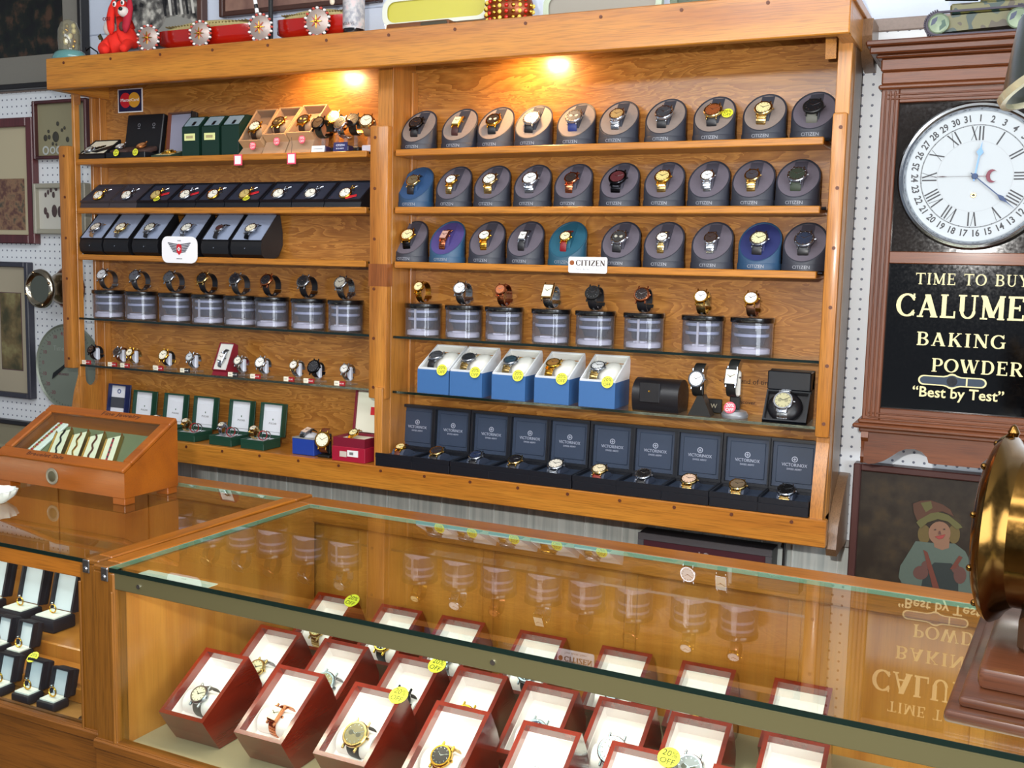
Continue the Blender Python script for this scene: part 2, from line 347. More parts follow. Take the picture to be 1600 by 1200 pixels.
FRONT = Rx(90)    # flat lettering plane turned to face -y

# ------------------------------------------------------------------ the watches
def watch(M, label, dial='e8e6dc', case=STEEL, strap=BLKL, kind='leather', shape='round', r=.0148, ry=.022, rz=.017, a0=-100, a1=100, sw=.0085, group=None, name='wrist_watch', sub=None, hands=True):
    w = thing(name, label, 'watch', M=M, group=group)
    links = int(abs(a1-a0)/11) if kind == 'metal' else 0
    k = ('strap', kind, r, ry, rz, a0, a1, sw, strap.name)
    def fs(b):
        b.band(ry, rz, -rz-.0014, math.radians(a0), math.radians(a1), sw, .0016, strap, n=26, links=max(6, int((a1-a0)/12)) if links else 0, w2=sw*.82)
        if kind != 'metal' and a1-a0 > 300: b.box(-sw*1.15, sw*1.15, -.004, .004, -2*rz-.0045, -2*rz-.0026, case, .0006)
    link('strap', cached(k, 'strap', fs), w)
    dm = mat(dial, .35); bez = case; sb = mat(sub, .35) if sub else None
    def fc(b):
        if shape == 'round':
            b.lathe([(0, -.0028), (r*.86, -.0028), (r, -.001), (r, .0028), (r*.93, .0042), (r*.80, .0042), (r*.79, .0034), (0, .0034)], case, seg=24)
        else:
            b.box(-r*.72, r*.72, -r*.95, r*.95, -.0028, .0032, case, .0012); b.box(-r*.66, r*.66, -r*.88, r*.88, .003, .0042, case, .0006)
        for sx in (-1, 1):
            for sy in (-1, 1): b.box(sx*sw*.95-.0013, sx*sw*.95+.0013, sy*r*1.02-.0034, sy*r*1.02+.0034, -.0026, .0012, case, .0008)
        if kind == 'sport':
            for i in range(12):
                a = i*PI/6; b.box(-.0007, .0007, r*.83, r*.93, .0040, .0047, CHROME, 0, Rz(i*30))
    link('case', cached(('case', shape, r, case.name, kind, sw), 'case', fc), w)
    def fd(b):
        if shape == 'round': b.lathe([(0, .0036), (r*.78, .0036), (r*.78, .0040), (0, .0040)], dm, seg=24)
        else: b.box(-r*.58, r*.58, -r*.78, r*.78, .0040, .0046, dm)
        mk = BLACK if sum(lin(dial)[:3]) > .9 else CHROME
        z = .0040 if shape == 'round' else .0046
        for i in range(12):
            if shape == 'round': b.box(-.0004, .0004, r*.60, r*.73, z, z+.0003, mk, 0, Rz(i*30))
        if sb:
            for sx in (-.32, .32): b.lathe([(0, z), (r*.2, z), (r*.2, z+.0002), (0, z+.0002)], sb, T(r*sx, 0, 0), 12)
    dob = link('dial', cached(('dial', shape, r, dial, sub, kind), 'dial', fd), w)
    if hands:
        mk = BLACK if sum(lin(dial)[:3]) > .9 else CHROME
        z = .0043 if shape == 'round' else .0049
        def fh(b, a, L): b.box(-.0004, .0004, -.0015, L, z, z+.0003, mk, 0, Rz(a))
        link('hour_hand', cached(('hh', r, z, mk.name), 'hour_hand', lambda b: fh(b, 60, r*.4)), dob)
        link('minute_hand', cached(('mh', r, z, mk.name), 'minute_hand', lambda b: fh(b, -62, r*.62)), dob)
    link('crown', cached(('crown', r, case.name), 'crown', lambda b: b.cyl((r*.95, 0, .0004), (r*1.16, 0, .0004), .0017, case, seg=8)), w)
    return w
def frame(P0, P1, x=0):
    # frame of an opening whose front edge is P0=(y,z) and back edge P1=(y,z): local x, u (front to back), n (outwards)
    u = Vector((0, P1[0]-P0[0], P1[1]-P0[1])); L = u.length; u.normalize(); n = Vector((1, 0, 0)).cross(u)
    M = Matrix(((1, u.x, n.x, x), (0, u.y, n.y, P0[0]), (0, u.z, n.z, P0[1]), (0, 0, 0, 1))); return M, L
def easel_box(name, label, cat, X0, Wd, P0, P1, bottom, outer, lining, wall=.004, depth=.022, group=None, rim=None, lip=.003):
    """open box whose mouth slopes up to the back; bottom = list of (y,z) from the back edge round to the front edge"""
    ys = [p[0] for p in bottom]; zb = min(p[1] for p in bottom); xc = X0+Wd/2; yc = min(ys+[P0[0]])
    M, L = frame((P0[0]-yc, P0[1]-zb), (P1[0]-yc, P1[1]-zb)); n = M.to_3x3() @ Vector((0, 0, 1))
    t = thing(name, label, cat, (xc, yc, zb), group)
    bt = [(p[0]-yc, p[1]-zb) for p in bottom]; h = Wd/2
    def fb(b):
        p0 = (P0[0]-yc, P0[1]-zb); p1 = (P1[0]-yc, P1[1]-zb)
        q0 = (p0[0]-n.y*depth, p0[1]-n.z*depth); q1 = (p1[0]-n.y*depth, p1[1]-n.z*depth)
        b.prism([q0, q1]+bt, -h, h, outer)
        r = rim or outer
        b.prism([q0, p0, p1, q1], -h, -h+wall, r); b.prism([q0, p0, p1, q1], h-wall, h, r)
        b.box(-h+wall, h-wall, 0, wall, -depth, 0, r, 0, M); b.box(-h+wall, h-wall, L-wall, L, -depth, 0, r, 0, M)
    key = (name, round(Wd, 4), tuple(round(v, 4) for v in (P0[0]-yc, P0[1]-zb, P1[0]-yc, P1[1]-zb)), outer.name)
    link('box_body', cached(('eb',)+key, 'box_body', fb), t)
    def fl(b):
        e = .0006; w = wall
        b.box(-h+w, h-w, w, L-w, -depth, -depth+.0012, lining, 0, M)
        b.box(-h+w, -h+w+e, w, L-w, -depth, -lip, lining, 0, M); b.box(h-w-e, h-w, w, L-w, -depth, -lip, lining, 0, M)
        b.box(-h+w, h-w, w, w+e, -depth, -lip, lining, 0, M); b.box(-h+w, h-w, L-w-e, L-w, -depth, -lip, lining, 0, M)
    link('lining', cached(('el',)+key+(lining.name,), 'lining', fl), t)
    return t, M, L
def sticker(M, label, r=.0135, col=YEL, txt=('20%', 'OFF'), tcol=BLACK, group=None, cat='sticker', nn=24):
    def f(b):
        b.lathe([(0, 0), (r, 0), (r, .0005), (0, .0005)], col, seg=nn)
        if txt: b.text(txt[0], r*.85, tcol, T(0, r*.36, .0006), .0001); b.text(txt[1], r*.8, tcol, T(0, -r*.42, .0006), .0001)
    o = link('discount_sticker', cached(('stk', r, col.name, txt), 'discount_sticker', f)); o.matrix_world = M
    return tag(o, label, cat, group)
def rootM(t, M): return T(*t.location) @ M
# ------------------------------------------------------------------ THE ROOM
m = MB(); m.box(-2.2, 4.2, .03, .09, .985, 1.932, pegmat()); struct('wall_back', m)
WALLP = mat('c9d2e2', .6, noise=.03)
m = MB(); m.box(-2.2, 4.2, .031, .09, 1.955, 2.42, WALLP); m.box(-2.2, 4.2, .0285, .032, 2.063, 2.066, mat('a9b4c8', .6)); struct('wall_back_upper', m)
m = MB(); PAN = panelmat(); m.box(-2.2, 4.2, .034, .09, FZ, .972, PAN)
for i in range(90): 
    x = -2.2+i*.0733+(.012 if i % 3 else 0); m.box(x, x+.0022, .0315, .0345, FZ, .972, mat('d8dcd8', .5))
struct('wall_back_lower', m)
m = MB(); m.box(-2.2, 4.2, .0255, .06, 1.932, 1.955, mat('8f8078', .6, noise=.2), .002); struct('trim_1', m)
m = MB(); m.box(-2.2, 4.2, .0225, .06, .972, .986, mat('8f8a84', .6, noise=.1), .002); struct('trim_2', m)
m = MB(); m.box(-2.2, 4.2, -4.5, .09, FZ-.04, FZ, mat('6a5a48', .7, noise=.2)); struct('floor', m)
m = MB(); m.box(-2.2, 4.2, -4.5, .09, 2.42, 2.46, mat('d8d8d4', .8, noise=.05)); struct('ceiling', m)

# ------------------------------------------------------------------ THE OAK WALL CASE
ZA, ZB, ZC, ZD, ZE, ZR, ZRB = 1.7307, 1.612, 1.4977, 1.3403, 1.2221, 1.0621, 1.0124
YS = -.12; YBK = -.028
uc = thing('oak_wall_case', 'long open oak wall case with five shelf levels in two bays of watches', 'display case', (0, YBK, ZRB))
def part(mb, name, parent=uc):
    for v in mb.bm.verts: v.co -= parent.location
    return mb.obj(name, parent)
m = MB(); m.box(-.005, 1.838, YBK, YBK+.01, ZRB, 1.95, PLY); part(m, 'back_panel')
def sidepanel(x0, x1, slot, y0=-.12, y1=-.02, yb=-.16):
    m = MB()
    if slot:
        m.box(x0, x1, y0, -.103, 1.19, 1.95, OAK_Z, .001); m.box(x0, x1, -.064, y1, 1.19, 1.95, OAK_Z, .001)
        pts = [(y0, ZRB), (y1, ZRB), (y1, 1.19), (-.064, 1.19)]
        for i in range(0, 9): a = PI*i/8; pts.append((-.0835+.0195*math.cos(a), 1.184-.0195*math.sin(a)))
        pts += [(-.103, 1.19), (y0, 1.19)]; m.prism(pts, x0, x1, OAK_Z)
    else: m.box(x0, x1, y0, y1, ZRB, 1.95, OAK_Z, .001)
    # foot of the side runs forward to the bottom rail
    m.prism([(y0+.002, ZRB), (y0+.002, 1.20), (-.135, 1.15), (yb+.01, 1.075), (yb+.01, ZRB)], x0+.001, x1-.001, OAK_Z)
    return part(m, 'side_panel')
sidepanel(-.009, 0, True); sidepanel(1.816, 1.840, False, y1=.0)
m = MB(); m.box(.884, .9213, -.12, YBK, ZR, 1.95, OAK_Z, .001); m.box(.9213, .927, -.05, YBK, ZR, 1.90, OAK_Z, .001); m.box(.90, .92, -.15, -.12, ZR-.005, 1.23, OAK_Z, .001); part(m, 'divider')
m = MB(); m.box(-.001, .012, -.05, YBK, ZR, 1.90, OAK_Z, .001); part(m, 'corner_strip')
PLUG = mat('5a2c14', .5)
def plug(p, x, y, z):
    link('plug', cached('plug', 'plug', lambda b: b.cyl((0, 0, 0), (0, -.0017, 0), .0033, PLUG, seg=10)), p, Vector((x, y, z))-uc.location)
for x0, x1, z0, z1 in ((-.033, .0, 1.212, 1.762), (.8786, .9236, 1.204, 1.779), (1.8162, 1.841, 1.206, 1.768)):
    m = MB(); c = (x0+x1)/2; m.box(x0, x1, -.142, -.121, z0, z1, OAK_Z, .004, seg=2); p = part(m, 'front_slat')
    xc = x0+(x1-x0)*(.3 if x0 > .5 and x0 < 1 else .6)
    for i in range(6): plug(p, xc, -.1415, z0+.025+(z1-z0-.05)*i/5)
m = MB(); m.box(.878, .9242, -.1424, -.1205, 1.445, 1.492, wood('darker_splice', '7c441c', '96582a', 'z')); part(m, 'splice_block')
m = MB(); m.box(-.0, 1.845, -.2, -.178, 1.886, 1.958, OAK_X, .002); m.box(-.02, 1.85, -.178, .02, 1.942, 1.957, OAK_X, .001); m.box(1.822, 1.845, -.178, -.02, 1.886, 1.9425, OAK_Y, .001); m.box(.0, .022, -.178, -.02, 1.886, 1.9425, OAK_Y, .001)
p = part(m, 'top_beam')
for i in range(12): plug(p, .06+i*.15, -.1995, 1.945)
for x0 in (.003, 1.795):
    pts = [(-.175, 1.9415), (-.175, 1.925)]+[(-.175+.055*math.sin(a*PI/12), 1.87+.055*math.cos(a*PI/12)) for a in range(0, 7)]+[(-.118, 1.862), (-.118, 1.9415)]
    m = MB(); m.prism(pts, x0, x0+.018, OAK_Y); part(m, 'corbel')
m = MB(); m.box(-.03, 1.848, -.16, -.14, ZRB, ZR, OAK_X, .002); m.box(-.028, 1.84, -.14, YBK, ZR-.018, ZR-.001, OAK_X); p = part(m, 'bottom_rail')
for i in range(17): plug(p, .06+i*.108, -.1595, ZR-.009)
m = MB(); m.box(1.8395, 1.8405, -.05, .03, .99, 1.0, OAKD); part(m, 'side_cleat')
# the grey aged boards on the outer right side
m = MB(); m.box(1.8402, 1.8414, -.085, .0, 1.03, 1.93, OAKD, .0004); part(m, 'side_board')
pts = [(.03, .985), (-.10, .985), (-.112, 1.0), (-.10, 1.04), (-.055, 1.085), (-.01, 1.115), (.012, 1.12), (.03, 1.115)]
m = MB(); m.prism(pts, 1.8418, 1.8600, OAKD); part(m, 'foot_bracket')
pts = [(.03, 1.86), (-.01, 1.865), (-.04, 1.885), (-.055, 1.91), (-.05, 1.94), (.03, 1.94)]
m = MB(); m.prism(pts, 1.8418, 1.862, OAKD); part(m, 'upper_bracket')
# puck lamps under the beam
for sx in (.70, 1.215):
    t = thing('puck_light', 'small round halogen puck light under the oak beam above the %s bay' % ('left' if sx < 1 else 'right'), 'light', (sx, -.120, 1.9415))
    m = MB(); m.lathe([(0, 0), (.024, 0), (.024, -.014), (.020, -.016), (.018, -.012), (0, -.012)], CHROME); m.obj('housing', t)
    m = MB(); m.lathe([(0, -.0122), (.014, -.0122), (.012, -.0142), (0, -.0142)], mat('ffe0a0', .4, emit='ffd890', est=1.5), seg=16); m.obj('lamp_lens', t)
# shelves: things of their own, they lift out
def shelf(x0, x1, z, lab, wd=True):
    m = MB(); n = 'wooden_shelf' if wd else 'glass_shelf'
    if wd: m.box(0, x1-x0, YS, YBK-.001, -.0135, 0, OAK_X, .0015)
    else:
        m.box(0, x1-x0, YS-.0005, YBK-.001, -.0052, -.0002, GLASS); m.box(0, x1-x0, YS-.0012, YS-.0006, -.0053, -.0002, GLEDGE)
    o = m.obj(n, None, (x0, 0, z)); tag(o, lab, 'shelf', None)
    m = MB()
    for xx in (-.008, x1-x0+.001): 
        for yy in (YS+.012, YBK-.02): m.cyl((xx, yy, -.004), (xx+.008, yy, -.004), .0028, DKM, seg=8)
    if wd: m.obj('shelf_pin', o)
for nm, z in (('top', ZA), ('second', ZB), ('third', ZC)):
    shelf(.0015, .8556, z, '%s oak shelf of the left bay, carrying %s' % (nm, {'top': 'kraft and green boxes', 'second': 'navy pocket watch trays', 'third': 'black cushion boxes'}[nm]))
    shelf(.9275, 1.80, z, '%s oak shelf of the right bay under a row of round pods' % nm)
for nm, z in (('upper', ZD), ('lower', ZE)):
    shelf(.0015, .8835, z, '%s glass shelf of the left bay under %s' % (nm, 'watch jars' if z == ZD else 'small acrylic watch holders'), False)
    shelf(.9275, 1.8155, z, '%s glass shelf of the right bay under %s' % (nm, 'watch jars' if z == ZD else 'blue and white boxes'), False)

# ------------------------------------------------------------------ round pods, three rows of ten
PR = .0392; PY = .0315; H0 = .014; H1 = .0885; TILT = math.degrees(math.atan2(H1-H0, 2*PY))
def podz(y): return H0+(y+PY)*(H1-H0)/(2*PY)
def pod(x, z, body, face, cuff, label, grp):
    t = thing('watch_pod', label, 'watch stand', (x, -.076, z), grp)
    def fb(b):
        n = 40; vs = []; fs = []
        prof = [(1.0, 0, 0), (1.0, 1, 0), (.975, 1, .0012), (.93, 1, .0004), (.93, 1, -.001)]
        for i in range(n):
            a = 2*PI*i/n
            for k, top, dz in prof:
                X = PR*k*math.cos(a); Y = PY*k*math.sin(a); vs.append((X, Y, podz(Y)+dz if top else 0))
        m_ = len(prof)
        for i in range(n):
            j = (i+1) % n
            for q in range(m_-1): fs.append((i*m_+q, j*m_+q, j*m_+q+1, i*m_+q+1))
        fs.append([i*m_ for i in range(n)][::-1]); fs.append([i*m_+m_-1 for i in range(n)])
        b.raw(vs, fs, body)
    link('stand_body', cached(('pb', body.name), 'stand_body', fb, 40), t)
    def fbb(b): b.lathe([(PR*.99, .0005), (PR*1.03, .0005), (PR*1.03, .0110), (PR*1.01, .0125), (PR*.99, .0125)], body, Matrix.Scale(PY/PR, 4, (0, 1, 0)), seg=40)
    link('base_band', cached(('pbb', body.name), 'base_band', fbb), t)
    MF = T(0, 0, podz(0)) @ Rx(TILT)
    def ff(b):
        n = 40; vs = [(PR*.925*math.cos(2*PI*i/n), PY*.925*math.sin(2*PI*i/n)) for i in range(n)]
        b.raw([(a, c, podz(c)-.0004) for a, c in vs]+[(a, c, podz(c)-.004) for a, c in vs], [list(range(n)), list(range(n, 2*n))[::-1]]+[(i, (i+1) % n, n+(i+1) % n, n+i) for i in range(n)][::-1], face)
    link('face_plate', cached(('pf', face.name), 'face_plate', ff), t)
    def fc(b):
        b.M = MF; L = PY/math.cos(math.radians(TILT))*.86
        pts = [(-.024, -.002), (-.02, .003), (-.012, .0075), (-.002, .0095), (.008, .0075), (.016, .003), (.022, .0008), (L, .0006), (L, -.002)]
        b.prism(pts, -.0115, .0115, cuff)
    link('cuff', cached(('pc', cuff.name), 'cuff', fc, 50), t)
    def ft(b): b.text('CITIZEN', .0085, mat('8a8c94', .4), T(0, -PY*1.03, .0062) @ FRONT, .0003, bend=PR*1.2)
    link('lettering', cached('pt', 'lettering', ft), t)
    return t, T(x, -.076, z) @ MF
TAUPE = mat('85776f', .75, noise=.12); TAUPE2 = mat('5d5660', .75, noise=.12); PBODY = mat('2a2c36', .5, noise=.15); CUF = mat('32343e', .7, noise=.1); CUF2 = mat('413f4a', .7, noise=.1)
PBLUE = mat('20405e', .5, noise=.12); PVIO = mat('4a3f78', .6, noise=.12); PTEAL = mat('1f5468', .6, noise=.12); PNAVY = mat('222a5c', .6, noise=.1); PFB = mat('2a4a72', .6, noise=.1)
podx = [[655, 718.7, 775, 834, 900.4, 967, 1040, 1116, 1194, 1271], [650, 709.4, 769.2, 832.2, 896, 968, 1038, 1107.5, 1177, 1246.7], [641.6, 699, 761, 821, 887, 970, 1037.5, 1113, 1187.5, 1258]]
cust = {(1, 0): (PBLUE, PFB), (2, 1): (mat('274a68', .5, noise=.1), PVIO), (2, 4): (mat('1f4a5e', .5, noise=.1), PTEAL), (2, 8): (PBLUE, PNAVY)}
BLUES = mat('1c2a66', .5); BRN = mat('5a2a16', .5); REDS = mat('7a0f18', .45); TTONE = mat('d2b67a', .22, 1)
WD = [[('black dialled', '202024', DKM, BLKL, 'leather', 'round', .0165), ('small square gold', 'f0e2b8', GOLD, mat('3a1a18', .5), 'leather', 'rect', .0125), ('black and gold chronograph', '2a2420', GOLD, BLKL, 'leather', 'round', .0165), ('white dialled steel', 'f2f2ee', STEEL, BLKL, 'leather', 'round', .0175), ('steel chronograph on blue strap', '6a6660', STEEL, BLUES, 'leather', 'round', .0175),
 ('steel bracelet', 'a88a58', CHROME, CHROME, 'metal', 'round', .0155), ('steel diver', '3a3c40', CHROME, BLKL, 'sport', 'round', .0175), ('orange dialled gold', '8a4a26', TTONE, BLKL, 'sport', 'round', .0175), ('gold two-tone', 'e4d49a', TTONE, TTONE, 'metal', 'round', .0165), ('all black', '17171a', BLACK, mat('5a5a52', .6), 'leather', 'round', .0180)],
 [('gilt rimmed black strap', '6a5c44', TTONE, BLKL, 'sport', 'round', .0155), ('small gold and white', 'f6f2e4', GOLD, TTONE, 'metal', 'round', .013), ('silver faced two-tone', 'e6e2d6', TTONE, TTONE, 'metal', 'round', .016), ('large bright steel', 'f0f0ee', CHROME, CHROME, 'metal', 'round', .0175), ('dark dialled rose gold', '2e2624', ROSE, ROSE, 'metal', 'round', .0145),
 ('maroon dialled black', '54262a', DKM, DKM, 'metal', 'round', .018), ('gold dialled bracelet', 'd8c27c', GOLD, TTONE, 'metal', 'round', .016), ('white dialled steel bracelet', 'f4f2ec', CHROME, CHROME, 'metal', 'round', .0135), ('dark dialled two-tone bracelet', '3c3a40', TTONE, TTONE, 'metal', 'round', .0145), ('green-black steel', '30382e', STEEL, mat('2a3424', .6), 'sport', 'round', .0175)],
 [('large gold cream dialled', 'efe2ae', GOLD, DKM, 'metal', 'round', .0165), ('slim rose bracelet', 'c69a8c', ROSE, ROSE, 'metal', 'rect', .012), ('yellow gold bracelet', 'eeeadc', GOLD, GOLD, 'metal', 'round', .0135), ('tiny steel on black leather', 'eceae2', STEEL, BLKL, 'leather', 'rect', .0115), ('gold on red leather', 'f2e6b4', GOLD, REDS, 'leather', 'round', .0125),
 ('steel chronograph dark strap', '3a3a3a', CHROME, BLKL, 'sport', 'round', .0165), ('cream dialled small', 'f4ece0', STEEL, TTONE, 'metal', 'round', .0125), ('slim dark dialled steel', '3a2e2c', CHROME, CHROME, 'metal', 'round', .0135), ('champagne dialled', 'd6d0a4', STEEL, BLKL, 'leather', 'round', .017), ('navy dialled steel', '2a3244', STEEL, BLKL, 'sport', 'round', .018)]]
for ri, (z, xs) in enumerate(zip((ZA, ZB, ZC), podx)):
    rn = ('top', 'second', 'third')[ri]
    for i, px in enumerate(xs):
        body, face = cust.get((ri, i), (PBODY, TAUPE if ri == 0 else TAUPE2)); cuff = CUF if ri == 0 else CUF2
        if (ri, i) in cust: cuff = face
        if (ri, i) == (0, 9): face = TAUPE2
        py = {0: 195, 1: 292, 2: 385}[ri]
        x = at(px, py, y=-.076).x
        d, dial, cs, st, kd, sh, rr = WD[ri][i]
        cn = {(1, 0): 'blue', (2, 1): 'violet faced', (2, 4): 'teal', (2, 8): 'navy blue'}.get((ri, i), 'dark grey')
        t, MW = pod(x, z, body, face, cuff, '%s slanted pod, %s on %s right shelf, under a %s watch' % (cn, ordl(i, 10).replace(' from left', ''), rn, ' '.join(d.split()[:3]).replace(' and', '').replace(' on', '')), 'round watch pods in the right bay')
        watch(MW @ T(0, -.004, .0125) @ Rz(random.uniform(-5, 5)), '%s watch on pod %s, %s right shelf' % (d, ordl(i, 10), rn), dial, cs, st, kd, sh, rr, ry=.026, rz=.014, a0=-96, a1=62, sw=rr*(.55 if sh == 'round' else .62), group='watches on the round pods', sub='b8b4a4' if 'chrono' in d else None)
sticker(T(at(1135, 178, y=-.09).x, -.083, ZA+.052) @ Rx(TILT+6) , 'round yellow discount sticker on the orange-dialled watch pod, top right shelf', .0105)

# ------------------------------------------------------------------ jars with watches
LIDB = mat('0c0c0e', .25, coat=.5); INS = mat('39425a', .3, .6); INS_GLINT = mat('c4cee2', .35); BASEW = mat('f6f4f6', .6)
def jar(px, py, z, label, grp, slit=False):
    x = at(px, py, y=-.077).x
    t = thing('watch_jar', label, 'watch stand', (x, -.077, z), grp)
    def fg(b): b.lathe([(0, 0), (.0375, 0), (.0385, .0015), (.0385, .0635), (.0372, .0635), (.0372, .003), (0, .003)], FROST, seg=36)
    link('jar_body', cached('jb', 'jar_body', fg), t)
    def fi(b):
        b.lathe([(0, .0625), (.024, .0625), (.027, .056), (.031, .054), (.031, .050), (.026, .047), (.026, .042), (.031, .040), (.031, .034), (.025, .030), (.022, .019), (.0, .019)], INS, seg=28)
        for zz in (.0345, .0505): b.lathe([(.0305, zz), (.0318, zz), (.0318, zz+.0052), (.0305, zz+.0052)], INS_GLINT, seg=28)  # pale rings paint the reflection bands into the insert colour
    link('insert', cached('ji', 'insert', fi, 60), t)
    def fw(b):
        b.lathe([(0, .0035), (.034, .0035), (.034, .0115), (.031, .013), (0, .013)], BASEW, seg=28)
        b.box(-.012, .012, -.028, -.01, .013, .016, BASEW, .001)
    link('base_disc', cached('jw', 'base_disc', fw), t)
    if slit:
        link('card', cached('jslit', 'card', lambda b: b.box(-.002, .002, -.034, -.031, .012, .058, WHITE)), t)
    def fl(b): b.lathe([(.0388, .0605), (.0400, .0605), (.0404, .0615), (.0404, .0688), (.0394, .07), (0, .07), (0, .0636), (.0388, .0636)], LIDB, seg=36)
    link('lid', cached('jl', 'lid', fl), t)
    def fc(b):
        pts = [(0, .011*math.sin(a), .0765-.0065*math.cos(a)) for a in [math.radians(q) for q in range(-100, 101, 20)]]
        b.tube(pts, .0022, ACR, 6)
    link('clip', cached('jc', 'clip', fc), t)
    return t, x, z+.0702
MESH = mat('6a6a6e', .35, .9)
def ringwatch(x, y, zb, label, tilt=62, R=.0225, **k):
    M = T(x, y, zb+R*1.0+.0025) @ Rx(tilt) @ T(0, 0, R+.0012)
    return watch(M, label, ry=R, rz=R, a0=-168, a1=168, **k)
LJ = [(170.3, 'grey steel', 'c2c4c8', STEEL, MESH), (221, 'grey steel with dark dial', '50525a', STEEL, MESH), (274.4, 'gunmetal', '46484e', STEEL, MESH), (326, 'black strapped gilt', '1a1a1c', TTONE, BLKL), (376.6, 'black dialled steel', '14161e', STEEL, MESH), (425, 'black with rose rim', '18161a', ROSE, BLKL), (482.2, 'black dialled dark strap', '16161a', STEEL, BLKL), (540.3, 'silver dialled', '9a9488', STEEL, STEEL)]
for i, (px, d, dl, cs, st) in enumerate(LJ):
    t, x, zl = jar(px, 475, ZD, 'frosted glass jar with black lid, %s of eight on the left glass shelf' % ordl(i, 8), 'watch jars on the left glass shelf', i in (3, 7))
    ringwatch(x, -.077, zl, '%s watch on a clip atop the %s jar, left bay' % (d, ordl(i, 8)), tilt=58, dial=dl, case=cs, strap=st, r=.0158, sw=.0088, group='watches atop the left jars')
RJ = [(660.8, 'slim gold', 'ead8a0', GOLD, GOLD, .0118, 'round'), (724.4, 'white faced silver mesh', 'ffffff', CHROME, STEEL, .0148, 'round'), (787.4, 'copper coloured', 'b86a40', ROSE, ROSE, .012, 'round'), (860.6, 'wide square silver', 'e4e0c8', TTONE, STEEL, .0165, 'rect'), (929.7, 'black ceramic', '101012', BLACK, BLKL, .0155, 'round'), (1005.8, 'black with rose gold case', '221614', ROSE, BLKL, .0155, 'round'), (1097.5, 'gold mesh with white face', 'f2f0ec', GOLD, TTONE, .0138, 'round'), (1175, 'rose mesh with white face', 'f2ece8', GOLD, mat('b88a70', .3, 1), .0138, 'round')]
for i, (px, d, dl, cs, st, rr, sh) in enumerate(RJ):
    t, x, zl = jar(px, 515, ZD, 'frosted glass jar with black lid, %s of eight on the right glass shelf' % ordl(i, 8), 'watch jars on the right glass shelf', i in (0, 5, 6))
    ringwatch(x, -.077, zl, '%s watch on a clip atop the %s jar, right bay' % (d, ordl(i, 8)), tilt=60, dial=dl, case=cs, strap=st, r=rr, sw=rr*.62, shape=sh, R=.021, group='watches atop the right jars')

# ------------------------------------------------------------------ acrylic holders, left lower glass shelf
AH = [(150.6, 'black strapped', '222226', DKM, BLKL, 1), (191, 'brown strapped', '3a2c24', STEEL, BRN, 1), (210.6, 'small gold', 'f2e6c8', GOLD, TTONE, 1), (263, 'large cream dialled', 'f2ead2', GOLD, BLKL, 2), (304, 'bright steel', 'c8ccd0', CHROME, CHROME, 0), (379, 'cream dialled steel', 'e8e2d2', CHROME, CHROME, 0), (413.7, 'big white dialled', 'f4f0e6', CHROME, STEEL, 1), (466, 'small pearl dialled', 'ece4d8', TTONE, STEEL, 1), (497, 'black chronograph', '2a2a2e', DKM, BLKL, 1), (545, 'angular silver', 'd8d4cc', CHROME, CHROME, 1)]
for i, (px, d, dl, cs, st, tg) in enumerate(AH):
    x = at(px, 545+(px-150)*.075, y=-.085).x
    nm = '%s of ten' % ordl(i, 10)
    t = thing('acrylic_watch_holder', 'clear acrylic holder with white insert, %s on the lower left glass shelf' % nm, 'watch stand', (x, -.085, ZE), 'acrylic holders on the lower left glass shelf')
    link('base', cached('ab', 'base', lambda b: (b.box(-.014, .014, -.012, .016, 0, .003, ACR, .001), b.box(-.004, .004, -.002, .004, .003, .008, ACR))), t)
    link('insert', cached('ai', 'insert', lambda b: b.box(-.0085, .0085, -.006, .006, .0085, .040, mat('c2c6d2', .35), .003)), t)
    big = px in (497,)
    watch(T(x, -.085, ZE+.0275) @ Rx(62) @ T(0, 0, .0175), '%s watch on the acrylic holder %s, lower left glass shelf' % (d, nm), dl, cs, st, 'metal' if st in (CHROME, STEEL, TTONE) else 'leather', r=.0165 if big else .0145 if 'big' in d or 'large' in d else .0115, ry=.0165, rz=.0165, a0=-165, a1=165, sw=.0065, group='watches on the acrylic holders')
    for q in range(max(1, tg)):
        tgo = MB(); tgo.box(-.0135, 0, -.003, .003, 0, .010, CREAM, .0005); c2 = mat('a01822', .5) if tg else mat('26262a', .5)
        tgo.box(0, .013, -.003, .003, 0, .010, c2, .0005); tgo.text('20% OFF', .0042, WHITE, T(.0065, -.0032, .005) @ FRONT, .0001, sx=.8); tgo.box(-.011, -.003, -.0033, -.003, .004, .0048, mat('888888')); tgo.box(-.011, -.003, -.0033, -.003, .006, .0066, mat('888888'))
        tag(tgo.obj('price_tag', None, (x-.004-q*.012, -.1135+q*.008+.001*q, ZE)), '%s price tag before the acrylic holder %s%s' % ('cream and red' if tg else 'cream and black', nm, ', rear tag' if q else ''), 'price tag', 'price tags on the lower left glass shelf')
x = at(347.5, 585, y=-.10).x
t, M, L = easel_box('leather_watch_box', 'tall red leather box leaning open with a silver watch, lower left glass shelf', 'watch box', x-.022, .044, (-.112, ZE+.012), (-.082, ZE+.075), [(-.07, ZE+.07), (-.07, ZE), (-.112, ZE)], mat('7c1226', .45), mat('d0cec8', .6), .002, .006)
watch(rootM(t, M) @ T(0, L*.45, .003) @ Rz(-12), 'slim silver watch inside the tall red leather box', 'e4e0da', STEEL, STEEL, 'leather', 'rect', .011, ry=.022, rz=.006, a0=-85, a1=85, sw=.0055)

